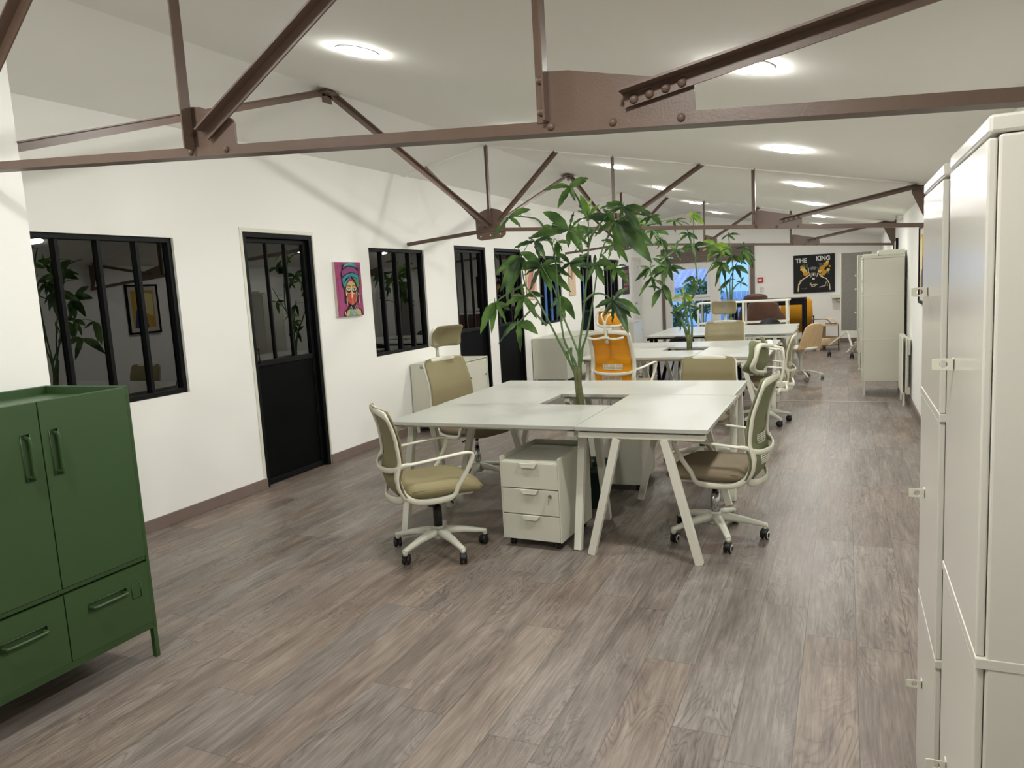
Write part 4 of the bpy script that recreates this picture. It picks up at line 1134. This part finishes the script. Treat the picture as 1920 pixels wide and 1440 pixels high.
locker((.2, 1.361, 0), .452, .457, 1.72, [.838], [(.335, 1.30), (.335, .43)], 'glossy white metal locker nearest the camera at the right edge', g1)
locker((.2, 1.928, 0), .452, .455, 1.72, [.545, 1.148], [(.30, 1.43), (.30, .885), (.30, .33)], 'glossy white metal locker just behind the nearest one', g1)
locker((.19, 9.67, 0), .44, .50, 1.635, [.66, 1.18], [(.1, 1.35), (.1, 1.20), (.1, .78), (.1, .30)], 'pale cream locker on legs standing by the white radiator', g1, legs=.165, m=CABINET)
locker((.178, 12.2, 0), .44, .70, 1.70, [.66, 1.18], [(.1, 1.40), (.1, 1.20), (.1, .85), (.1, .40)], 'pale cream locker with a narrow visible edge behind the grey felt board', g1, legs=.25, m=CABINET)
tag(MB().box(.36, .64, 9.80, 10.12, 1.636, 1.70).build('flat_box', WHITE, bevel=.01), 'flat white box lying on top of the cream locker', 'box')
tag(MB().box(.20, .36, 9.76, 10.0, 1.636, 1.665).build('paper_stack', WHITE, bevel=.004), 'low white paper stack on the front of the cream locker top', 'paper')

# ================================================================ SIDEBOARDS along the left wall
def sideboard(loc, D_, W_, H, legs, lab, nd=2, key=True):
    """front faces +X"""
    root = empty('sideboard', loc, 0, lab, 'cabinet', 'low white sideboards along the left wall')
    t = .014; b = MB()
    b.box(0, D_, 0, t, legs, H - t); b.box(0, D_, W_ - t, W_, legs, H - t); b.box(0, D_, 0, W_, H - t, H); b.box(0, D_ - .01, t, W_ - t, legs, legs + t); b.box(0, .01, t, W_ - t, legs + t, H - t)
    b.build('cabinet_body', CABINET, root, bevel=.002)
    w = (W_ - 2 * t) / nd
    for i in range(nd):
        y0 = t + i * w + .003; y1 = t + (i + 1) * w - .003
        d_ = MB().box(D_ - .018 - .006 * (i % 2), D_ - .006 * (i % 2) - .004, y0, y1, legs + t, H - t - .006).build('door', CABINET, root, bevel=.002)
        MB().box(D_ - .005 - .006 * (i % 2), D_ - .002 - .006 * (i % 2), y1 - .10, y1 - .02, H - t - .035, H - t - .012).build('handle', WHITE, d_)
        if key:
            k = MB(); disc((D_ - .001, y1 - .05, H - .2), (1, 0, 0), .011, .012, k, 12); k.bar((D_ + .006, y1 - .05, H - .2), (D_ + .02, y1 - .05, H - .2), .002, .012); k.bar((D_ + .016, y1 - .05, H - .21), (D_ + .016, y1 - .05, H - .245), .008, .002); k.build('lock_and_key', CHROME, d_)
    for x in (.02, D_ - .045):
        for y in (.01, W_ - .035): MB().box(x, x + .025, y, y + .025, 0, legs).build('leg', CABINET, root)
    return root
sideboard((XL + .016, 6.785, 0), .54, .80, .752, .1, 'white sideboard by the left wall beyond the first framed window')
sideboard((XL + .016, 10.22, 0), .54, 1.55, .735, .115, 'wide white sideboard by the left wall behind the near plant stems')
sideboard((XL + .016, 14.5, 0), .43, .75, .70, .1, 'small white sideboard farthest back by the left wall', nd=1)
# ================================================================ FAR END FURNITURE
def shell_chair(name, loc, rz, lab, shellm, seatm=None, basem=WHITE, star=True, w=.44, h=.80, group=None, wing=.0, cat='chair', legm=None, back_only=False):
    root = empty(name, loc, rz, lab, cat, group)
    sh = MB()
    def fn(u, v):
        x = 2 * u - 1
        if back_only: v = .47 + .53 * v
        if v < .5:
            s = v / .5; y = .21 - .40 * s; z = .43 - .02 * math.sin(PI * s) + wing * .9 * abs(x) ** 3 * s; hw = w / 2 * (.86 + .14 * math.sin(PI * s))
        else:
            s = (v - .5) / .5; y = -.19 - .09 * s - .0 * s; z = .43 + (h - .43) * s; hw = w / 2 * (1.0 - .28 * s + wing * 1.2 * math.sin(PI * min(1, s * 1.3)) * .8)
            z -= .06 * abs(x) ** 3 * s
        curve = (.05 + wing * .35) * x * x
        return (x * hw, y + curve * (1 if v > .4 else .2), z + .02 * x * x * (1 if v < .5 else 0))
    sh.grid(fn, 14, 22); sh.build('seat_shell', shellm, root, solid=.012 if wing == 0 else .03)
    if seatm:
        c = MB(); c.lathe([(0, .412), (.16, .414), (.215, .430), (.232, .452), (.222, .468), (.12, .478), (0, .48)], n=26); c.build('seat_cushion', seatm, root)
    if star:
        b = MB(); b.lathe([(0, .07), (.034, .07), (.034, .12), (.022, .15), (.022, .28), (.04, .34), (.07, .40), (.1, .425), (0, .425)], n=18)
        for k in range(5):
            a = .4 + 2 * PI * k / 5; c_, s_ = math.cos(a), math.sin(a)
            b.sweep([(c_ * r, s_ * r, z) for r, z in ((.01, .12), (.1, .125), (.2, .105), (.28, .08), (.285, .06))], .026, .022, n=8)
        b.build('star_base', basem, root)
        for k in range(5):
            a = .4 + 2 * PI * k / 5; m1 = MB(); m2 = MB(); caster(Matrix.Translation((math.cos(a) * .28, math.sin(a) * .28, 0)) @ Matrix.Rotation(a, 4, 'Z'), m1, m2, False); m1.build('caster', GREYSEAT if basem is WHITE else CHAIRBLK, root)
    else:
        for sx in (-1, 1):
            for sy in (-1, 1):
                MB().tube([(sx * .12, sy * .1, .415), (sx * .21, sy * .2, 0)], .011).build('leg', legm or BLACK, root)
    return root
shell_chair('plywood_swivel_chair', (-.56, 11.05, 0), D(52), 'birch plywood swivel chair with white seat and base, right of the farthest desks', PLY, WHITE, w=.48, h=.80, back_only=True)
shell_chair('plywood_swivel_chair', (-2.82, 10.95, 0), D(-60), 'birch plywood shell chair at the left side of the farthest desks', PLY, None, w=.40, h=.84)
shell_chair('black_shell_chair', (-1.98, 10.05, 0), D(0), 'black shell chair tucked under the near edge of the farthest desks', CHAIRBLK, None, star=False, w=.40, h=.75, group='black shell chairs')
shell_chair('black_shell_chair', (-1.10, 12.4, 0), D(180), 'black shell chair beyond the farthest desks, only its round back top showing', CHAIRBLK, None, star=False, w=.42, h=.79, group='black shell chairs')
shell_chair('brown_armchair', (-1.34, 14.35, 0), D(-4), 'brown leather shell armchair seen from behind through the white frame shelf', BROWNL, None, star=False, w=.70, h=1.03, wing=.25, cat='armchair', group='brown leather shell armchairs')
shell_chair('brown_armchair', (-1.66, 15.8, 0), D(10), 'brown leather shell armchair, only its top edge showing above the white frame shelf', BROWNL, None, star=False, w=.60, h=1.12, wing=.2, cat='armchair', group='brown leather shell armchairs')

# white open frame shelf in front of the far window
sh = empty('frame_shelf', (-2.36, 13.2, 0), 0, 'long white open frame shelf standing across the room in front of the far window', 'shelf')
MB().box(0, 1.52, 0, .42, 1.035, 1.06).build('top_board', WHITE, sh, bevel=.002)
for x in (0, .76, 1.46):
    for y in (.0, .38): MB().box(x, x + .035, y, y + .035, 0, 1.035).build('post', WHITE, sh, bevel=.002)
for z in (.30, .68): MB().box(0, 1.495, .004, .41, z, z + .02).build('shelf_board', WHITE, sh, bevel=.002)
# black frame table behind it
bt = empty('black_frame_table', (-2.0, 14.75, 0), 0, 'high black metal frame table behind the white frame shelf', 'table')
MB().box(0, 1.34, 0, .6, .99, 1.02).build('tabletop', BLACK, bt, bevel=.003)
m1 = MB(); m1.box(0.06, 1.28, .01, .03, .90, .99); m1.build('apron', BLACK, bt)
for x in (0, 1.28):
    for y in (0, .54): MB().box(x, x + .06, y, y + .06, 0, .99).build('leg', BLACK, bt, bevel=.003)
# mustard armchair
ma = empty('mustard_armchair', (-.90, 16.1, 0), D(6), 'mustard yellow high backed armchair with thin black metal arms near the far wall', 'armchair')
b = MB()
b.sweep([(0, -.02, .36), (0, -.16, .66), (0, -.22, .92), (0, -.23, .97)], [.60, .62, .58, .5], [.10, .10, .09, .05], up=(0, 1, 0), n=14, power=5); b.build('backrest', MUSTARD, ma)
MB().box(-.29, .29, -.05, .5, .28, .42).build('seat', MUSTARD, ma, bevel=.04)
for s in (-1, 1):
    MB().tube(catmull([(s * .33, -.1, .60), (s * .335, .0, .61), (s * .335, .42, .57), (s * .335, .48, .55), (s * .335, .5, 0)], 3), .012).build('arm', BLACK, ma)
    MB().tube([(s * .33, -.1, .60), (s * .3, -.2, 0)], .012).build('leg', BLACK, ma)
# bentwood trolley
bw = empty('bentwood_trolley', (-.36, 15.3, 0), 0, 'pale bentwood trolley with an oval lower tray near the far wall', 'trolley')
m1 = MB(); m1.sweep(catmull([(-.24, -.14, .165), (-.10, -.20, .165), (.16, -.14, .165), (.27, .05, .165), (.16, .24, .165), (-.10, .30, .165), (-.24, .24, .165), (-.27, .05, .165)], 3, closed=True), .014, .15, up=(0, 0, 1), n=6, closed=True, power=5); m1.build('lower_tray', BENT, bw)
m1 = MB(); m1.box(-.22, .18, -.10, .18, .10, .115); m1.build('tray_floor', PLY, bw)
for x, y in ((-.10, -.215), (.0, .28)): MB().box(x - .032, x + .032, y - .014, y + .014, 0, .46).build('leg', BENT, bw, bevel=.01)
m1 = MB(); m1.box(-.24, .25, -.21, .24, .465, .492); m1.build('top_board', BENT, bw, bevel=.004)
m1 = MB(); m1.sweep(catmull([(.03, .0, .60), (.10, .0, .60), (.17, .0, .575), (.24, .0, .50)], 4), .40, .014, up=(0, 0, 1), n=8, power=6); m1.build('curved_end', BENT, bw)
m1 = MB(); m1.tube(catmull([(-.24, -.19, .57), (-.16, -.19, .592), (.04, -.19, .592), (.10, -.19, .55), (.14, -.19, .495)], 4), .007)
m1.tube([(.255, -.19, .48), (.26, -.19, .0)], .009); m1.tube([(.255, .2, .48), (.26, .2, .0)], .009); m1.build('rail', BROWNL, bw)

# grey felt board on castors
wb = empty('mobile_board', (.065, 13.95, 0), D(0), 'tall grey felt pin board on a castor stand, left of the cream lockers', 'board')
MB().box(-.115, .35, .0, .04, .46, 1.775).build('felt_panel', GREYF, wb)
MB().box(-.135, -.115, -.006, .046, .45, 1.78).build('panel_edge', WHITE, wb, bevel=.003)
for s, x, y in ((0, -.308, .15), (1, .048, -.2)):
    m1 = MB(); m1.bar((-.02, .0, .45), (x, y, .20), .03, .024); m1.bar((x, y, .205), (x, y, .07), .03, .026); m1.build('leg', WHITE, wb, bevel=.003)
for s, x, y in ((0, -.308, .15), (1, .048, -.2)):
    m1 = MB(); m2 = MB(); caster(Matrix.Translation((x, y, 0)) @ Matrix.Scale(1.5, 4), m1, m2, True); c_ = m1.build('caster', CHAIRBLK, wb); 
m1 = MB(); m1.bar((-.02, .02, .43), (.3, .02, .43), .03, .03); m1.build('cross_bar', WHITE, wb)
# white swivel stool base and grey upholstered seats behind the board
gs = empty('grey_shell_chair', (.30, 14.75, 0), 0, 'grey upholstered chair on a white four-arm base behind the felt board', 'chair')
m1 = MB(); m1.lathe([(0, .40), (.22, .41), (.28, .46), (.29, .50), (.25, .50), (0, .47)], n=24); m1.build('seat', GREYSEAT, gs)
m1 = MB(); m1.tube([(0, 0, .40), (0, 0, .12)], .028)
for k in range(4):
    a = .5 + k * PI / 2; m1.sweep(catmull([(0, 0, .15), (math.cos(a) * .15, math.sin(a) * .15, .14), (math.cos(a) * .30, math.sin(a) * .30, .01)], 4), .03, .02, n=8)
m1.build('pedestal_base', WHITE, gs)
pr = empty('wall_shelf', (-.10, 16.6, 0), 0, 'small white wall shelf beside the felt board', 'shelf')
MB().box(-.14, .25, 0, .33, .93, .99).build('shelf_board', WHITE, pr, bevel=.008)
MB().box(-.02, .2, .05, .33, .87, .90).build('bracket', WHITE, pr, bevel=.004)

# radiator on the right wall
ra = empty('radiator', (XR, 8.9, 0), 0, 'white panel radiator leaning out from the right wall beside the cream locker', 'radiator')
m1 = MB(); m1.box(-.10, -.085, 0, .50, .14, .745); m1.box(-.062, -.05, 0, .50, .14, .745)
m1.build('panel', WHITE, ra, bevel=.004)
m1 = MB()
for i in range(16): m1.box(-.104, -.05, .015 + i * .03, .02 + i * .03, .745, .752)
m1.build('top_grille', WHITE, ra)
m1 = MB(); m1.box(-.05, -.014, .04, .46, .55, .72); m1.box(-.05, -.014, .04, .08, .12, .2); m1.build('control_box', WHITE, ra, bevel=.004)
for y in (.03, .45): MB().box(-.085, -.065, y, y + .02, 0, .15).build('foot', WHITE, ra)

# pictures on the right wall
def frame_picture(name, y0, y1, z0, z1, lab, polys=None, depth=.03):
    root = empty(name, (XR, y0, z0), 0, lab, 'picture')
    W, H = y1 - y0, z1 - z0; t = .028; m1 = MB()
    m1.box(-depth, 0, 0, t, 0, H); m1.box(-depth, 0, W - t, W, 0, H); m1.box(-depth, 0, t, W - t, 0, t); m1.box(-depth, 0, t, W - t, H - t, H)
    m1.build('picture_frame', BLACK, root, bevel=.002)
    m1 = MB(); m1.box(-depth + .012, -.002, t, W - t, t, H - t, 0)
    x = -depth + .0105
    cols = [mat('picture_mount', (196, 190, 178), .8), mat('picture_ochre', (186, 150, 60), .8), mat('picture_blue', (62, 66, 110), .8), mat('picture_cream', (214, 196, 140), .8)]
    for mi, pl in (polys or []):
        m1.prism([(a * W, b * H) for a, b in pl], (x + .0005 * mi * -1, 0, 0), (0, 1, 0), (0, 0, 1), .0004, mi)
    m1.build('picture_print', cols, root); return root
frame_picture('framed_picture', 7.43, 7.97, 1.15, 1.862, 'black framed abstract picture on the right wall, edge on beyond the glossy white lockers',
    [(1, [(.15, .12), (.85, .12), (.85, .88), (.15, .88)]), (2, [(.2, .12), (.62, .12), (.55, .5), (.42, .62), (.25, .45)]), (3, [(.45, .45), (.8, .35), (.82, .8), (.5, .85)])])
frame_picture('framed_picture', 11.35, 12.0, 1.62, 1.88, 'small black framed picture high on the right wall above the cream locker')
el = empty('emergency_light', (XR, 10.55, 2.02), 0, 'small clear emergency light high on the right wall between the trusses', 'light')
MB().box(-.03, -.001, 0, .28, .06, .16).build('housing', WHITE, el, bevel=.01)
MB().box(-.075, -.070, .02, .26, -.02, .15).build('clear_panel', CGLASS, el)

# ================================================================ THINGS ON THE FAR WALL
fa = empty('fire_call_point', (-1.66, YB, 1.38), 0, 'small red fire alarm call point on the far wall', 'fire alarm')
MB().box(-.055, .055, -.045, -.001, -.055, .055).build('box', RED, fa, bevel=.006)
MB().box(-.033, .033, -.048, -.045, -.03, .02).build('push_plate', WHITE, fa)
ls = empty('light_switch', (-1.63, YB, 1.17), 0, 'white light switch below the red alarm on the far wall', 'switch')
MB().box(-.042, .042, -.01, -.001, -.055, .055).build('plate', PLASTIC, ls, bevel=.004)
m1 = MB(); disc((0, -.013, 0), (0, -1, 0), .022, .006, m1, 18); m1.build('rocker', PVC, ls)

def paint(name, col): return mat('paint_' + name, col, .75)
def layered(root, name, back, polys, mats, O, ux, uy, W, H, base_t, dstep=.0004):
    """flat canvas with painted shapes; polys in 0..1 canvas units"""
    m1 = MB(); O = Vector(O); ux = Vector(ux); uy = Vector(uy); n = ux.cross(uy)
    m1.prism([(0, 0), (W, 0), (W, H), (0, H)], O - n * base_t, ux, uy, base_t, back, mside=len(mats) - 1)
    for i, (mi, pl) in enumerate(polys):
        m1.prism([(a * W, b * H) for a, b in pl], O + n * (dstep * (i + 1) * .5), ux, uy, .0002, mi)
    return m1.build(name, mats, root, fix=True)
def ell(cx, cy, rx, ry, a0=0, a1=360, n=20):
    return [(cx + rx * math.cos(math.radians(a0 + (a1 - a0) * i / n)), cy + ry * math.sin(math.radians(a0 + (a1 - a0) * i / n))) for i in range(n + (0 if a1 - a0 == 360 else 1))]
def stroke(pts, w):
    P = [Vector((a, b)) for a, b in pts]; L = []; R_ = []
    for i, p in enumerate(P):
        d = (P[min(i + 1, len(P) - 1)] - P[max(i - 1, 0)]).normalized(); q = Vector((-d.y, d.x)) * w / 2
        L.append(tuple(p + q)); R_.append(tuple(p - q))
    return L + R_[::-1]

# poster THE KING
kp = empty('poster_painting', (-.985, YB - .03, 1.058), 0, 'square black painting with the words THE KING above a brooding man on the far wall', 'painting')
KM = [paint('black', (16, 16, 18)), paint('amber', (206, 150, 40)), paint('cream', (226, 218, 190)), paint('teal', (60, 90, 92)), paint('grey', (120, 118, 116)), paint('pale_yellow', (220, 196, 110)), paint('black_edge', (12, 12, 13))]
rk = random.Random(2); PL = []
def blob(cx, cy, r, mi, k=9, sx=1, sy=1):
    PL.append((mi, [(cx + r * sx * (.6 + .6 * rk.random()) * math.cos(2 * PI * i / k), cy + r * sy * (.6 + .6 * rk.random()) * math.sin(2 * PI * i / k)) for i in range(k)]))
for cx, cy, r, mi in ((.22, .68, .06, 1), (.27, .58, .08, 5), (.30, .50, .06, 1), (.25, .73, .04, 3), (.20, .62, .04, 5), (.33, .70, .05, 3), (.70, .62, .09, 1), (.78, .72, .07, 1), (.74, .52, .07, 1), (.82, .78, .05, 5), (.66, .72, .05, 3), (.84, .58, .05, 5), (.68, .45, .05, 1), (.85, .50, .03, 3), (.64, .55, .05, 5), (.88, .67, .03, 1)):
    blob(cx, cy, r, mi)
PL.append((2, stroke([(.11, .04), (.13, .22), (.22, .36), (.36, .44), (.42, .50)], .022)))
PL.append((2, stroke([(.89, .05), (.87, .22), (.80, .35), (.66, .42), (.60, .50)], .022)))
PL.append((5, stroke([(.10, .06), (.12, .24), (.18, .36)], .012)))
PL.append((0, [(.13, .03), (.15, .22), (.23, .34), (.38, .43), (.42, .50), (.60, .50), (.66, .41), (.78, .34), (.86, .22), (.88, .03)]))
PL.append((4, ell(.49, .68, .153, .19))); PL.append((0, ell(.49, .69, .145, .18)))
PL.append((2, [(.375, .66), (.36, .55), (.40, .46), (.42, .40), (.52, .38), (.58, .42), (.61, .55), (.60, .66)]))
PL.append((0, [(.385, .66), (.375, .56), (.41, .46), (.44, .36), (.54, .36), (.57, .44), (.595, .56), (.59, .66)]))
PL.append((4, [(.40, .66), (.44, .58), (.48, .62), (.52, .58), (.57, .66), (.52, .68), (.45, .68)]))
PL.append((4, [(.41, .50), (.46, .54), (.475, .44), (.43, .40)])); PL.append((4, [(.51, .54), (.565, .50), (.55, .42), (.50, .44)]))
PL.append((2, [(.475, .52), (.495, .52), (.50, .45), (.47, .45)])); PL.append((2, [(.455, .385), (.52, .385), (.515, .34), (.47, .335)]))
PL.append((0, [(.40, .555), (.585, .555), (.575, .53), (.41, .53)])); PL.append((0, [(.45, .42), (.53, .42), (.52, .405), (.46, .405)]))
for s in ([(.40, .22), (.43, .27), (.42, .20), (.47, .18)], [(.44, .20), (.50, .215), (.58, .21)], [(.43, .17), (.50, .16), (.56, .195)], [(.63, .13), (.72, .16), (.78, .17)], [(.76, .15), (.80, .28), (.83, .16)], [(.20, .12), (.26, .105), (.32, .13)]): PL.append((2 if s[0][0] > .3 else 4, stroke(s, .014)))
layered(kp, 'canvas', 0, PL, KM, (0, 0, 0), (1, 0, 0), (0, 0, 1), .80, .79, .028)
def text(root, body, size, loc, m, sx=1):
    cu = bpy.data.curves.new('lettering', 'FONT'); cu.body = body; cu.size = size; cu.extrude = .0012; cu.offset = .004
    o = bpy.data.objects.new('lettering', cu); COL.objects.link(o)
    dg = bpy.context.evaluated_depsgraph_get(); me = bpy.data.meshes.new_from_object(o.evaluated_get(dg)); bpy.data.objects.remove(o)
    q = bpy.data.objects.new('lettering', me); COL.objects.link(q); me.materials.clear(); me.materials.append(m)
    q.parent = root; q.location = loc; q.rotation_euler = (PI / 2, 0, 0); q.scale = (sx, 1, 1); return q
LW = mat('lettering_white', (226, 226, 224), .7)
text(kp, 'THE', .125, (.040, -.012, .635), LW, .98)
text(kp, 'KING', .125, (.440, -.012, .662), LW, .90)

# portrait with turban on the left wall (faces +X); u runs with +Y, v with Z
pp = empty('portrait_painting', (XL, 5.60, 1.328), 0, 'unframed canvas portrait of a woman in a teal and purple turban on a magenta ground', 'painting')
PM = [paint('magenta', (158, 68, 114)), paint('teal_blue', (52, 138, 150)), paint('plum', (132, 62, 110)), paint('green', (72, 138, 84)), paint('skin_ochre', (208, 170, 110)), paint('skin_red', (186, 72, 58)), paint('ink', (28, 24, 30)), paint('ivory', (226, 216, 196)), paint('lips', (214, 110, 120)), paint('deep_magenta', (130, 48, 98)), paint('sea_green', (112, 160, 150)), paint('canvas_edge', (206, 196, 184))]
PP = []
rp = random.Random(5)
for i in range(26):
    x, y = rp.random() * .9 + .05, rp.random() * .8 + .1; PP.append((9, stroke([(x, y), (x + .01, y + .06 + rp.random() * .1)], .018)))
I = 6
PP += [(I, [(.20, 0), (.24, .10), (.36, .16), (.44, .24), (.62, .24), (.70, .16), (.90, .11), (.96, 0)]), (4, [(.30, .0), (.32, .09), (.42, .13), (.50, .02)]), (4, [(.66, .02), (.74, .13), (.86, .10), (.88, 0)]), (10, [(.40, 0), (.44, .12), (.68, .12), (.74, 0)])]
PP += [(I, [(.28, .24), (.28, .52), (.38, .56), (.38, .24)]), (I, [(.76, .24), (.74, .56), (.84, .50), (.84, .24)])]
PP += [(I, ell(.55, .42, .245, .235)), (4, ell(.55, .43, .225, .22)), (5, [(.345, .42), (.37, .32), (.45, .22), (.55, .195), (.55, .42)]), (5, [(.60, .40), (.75, .42), (.74, .34), (.66, .24), (.58, .20)]), (3, [(.34, .50), (.44, .50), (.46, .44), (.35, .44)]),
       (1, [(.64, .48), (.74, .46), (.75, .40), (.66, .42)]), (4, [(.53, .60), (.58, .60), (.58, .34), (.55, .31), (.52, .34)]), (7, [(.555, .56), (.572, .56), (.575, .36), (.56, .34)]),
       (8, ell(.56, .285, .05, .016)), (I, stroke([(.51, .285), (.56, .283), (.61, .285)], .006)), (5, stroke([(.50, .33), (.56, .315), (.62, .33)], .012))]
for ex in (.45, .66):
    PP += [(I, ell(ex, .475, .088, .045)), (7, ell(ex, .49, .062, .022)), (6, ell(ex, .49, .022, .022)), (I, stroke([(ex - .08, .545), (ex, .572), (ex + .08, .545)], .012)), (I, ell(ex, .452, .06, .014))]
PP += [(I, [(.22, .56), (.20, .78), (.30, .95), (.50, 1.0), (.70, .99), (.86, .88), (.88, .60), (.80, .50), (.74, .62), (.55, .74), (.36, .62), (.28, .50)]),
       (1, [(.24, .58), (.22, .70), (.40, .77), (.62, .80), (.84, .76), (.86, .66), (.70, .72), (.58, .74), (.42, .66), (.30, .53)]),
       (3, [(.60, .73), (.72, .70), (.86, .66), (.85, .52), (.79, .53), (.70, .66)]), (2, [(.21, .73), (.24, .84), (.45, .91), (.70, .90), (.86, .82), (.85, .77), (.60, .82), (.40, .79)]),
       (1, [(.27, .88), (.34, .96), (.50, .995), (.70, .985), (.82, .90), (.60, .93), (.42, .935)]), (10, [(.34, .92), (.42, .97), (.60, .98), (.70, .95), (.52, .955)]), (10, [(.28, .62), (.36, .70), (.56, .765), (.38, .72)])]
for k, x in enumerate((.33, .80)):
    PP += [(7, stroke([(x, .42), (x + .01, .36), (x, .30), (x + .012, .24)], .022)), (I, stroke([(x, .37), (x + .01, .35)], .025)), (8, ell(x + .008, .22, .016, .02))]
PP += [(I, stroke([(.42, .225), (.55, .175), (.68, .225)], .03)), (7, stroke([(.43, .16), (.56, .03), (.70, .16)], .014)), (7, stroke([(.40, .13), (.56, -.0), (.73, .13)], .010)), (7, stroke([(.23, .09), (.25, .02)], .02)), (7, stroke([(.46, .19), (.56, .09), (.66, .19)], .010)), (8, stroke([(.5, .15), (.5, .1)], .012)), (1, stroke([(.62, .16), (.62, .12)], .012))]
layered(pp, 'canvas', 0, [(m_, [(min(1, max(0, a)), min(1, max(0, b))) for a, b in pl]) for m_, pl in PP], PM, (.030, 0, 0), (0, 1, 0), (0, 0, 1), .40, .505, .028, dstep=.00035)

# smaller pictures further along the left wall
def small_canvas(y0, y1, z0, z1, lab, cols, polys):
    root = empty('canvas_picture', (XL, y0, z0), 0, lab, 'painting')
    layered(root, 'canvas', 0, polys, cols, (.02, 0, 0), (0, 1, 0), (0, 0, 1), y1 - y0, z1 - z0, .018, dstep=.0006)
BR = [paint('board_cream', (214, 190, 160)), paint('board_pink', (190, 130, 120)), paint('board_brown', (120, 84, 62)), paint('board_edge', (180, 160, 136))]
small_canvas(10.13, 10.52, 1.32, 1.80, 'small pink and cream canvas on the left wall behind the near plant leaves', BR, [(1, [(.1, .1), (.6, .05), (.9, .6), (.4, .95), (.1, .6)]), (2, stroke([(.2, .2), (.5, .6), (.7, .9)], .05))])
small_canvas(12.0, 12.32, 1.32, 1.86, 'narrow wooden toned canvas on the left wall before the fourth black door', BR, [(1, [(.2, .55), (.5, .5), (.7, .9), (.3, .98)]), (2, stroke([(.3, .5), (.45, .75), (.4, .95)], .06))])
small_canvas(15.36, 15.86, 1.24, 1.84, 'dark canvas with an orange grid pattern on the left wall, last before the white door', [paint('dark_slate', (56, 50, 60)), paint('salmon', (196, 120, 96)), paint('slate_edge', (60, 56, 60))], [(1, [(.2 + .2 * i, .15 + .15 * j), (.33 + .2 * i, .15 + .15 * j), (.33 + .2 * i, .25 + .15 * j), (.2 + .2 * i, .25 + .15 * j)]) for i in range(3) for j in range(5)])
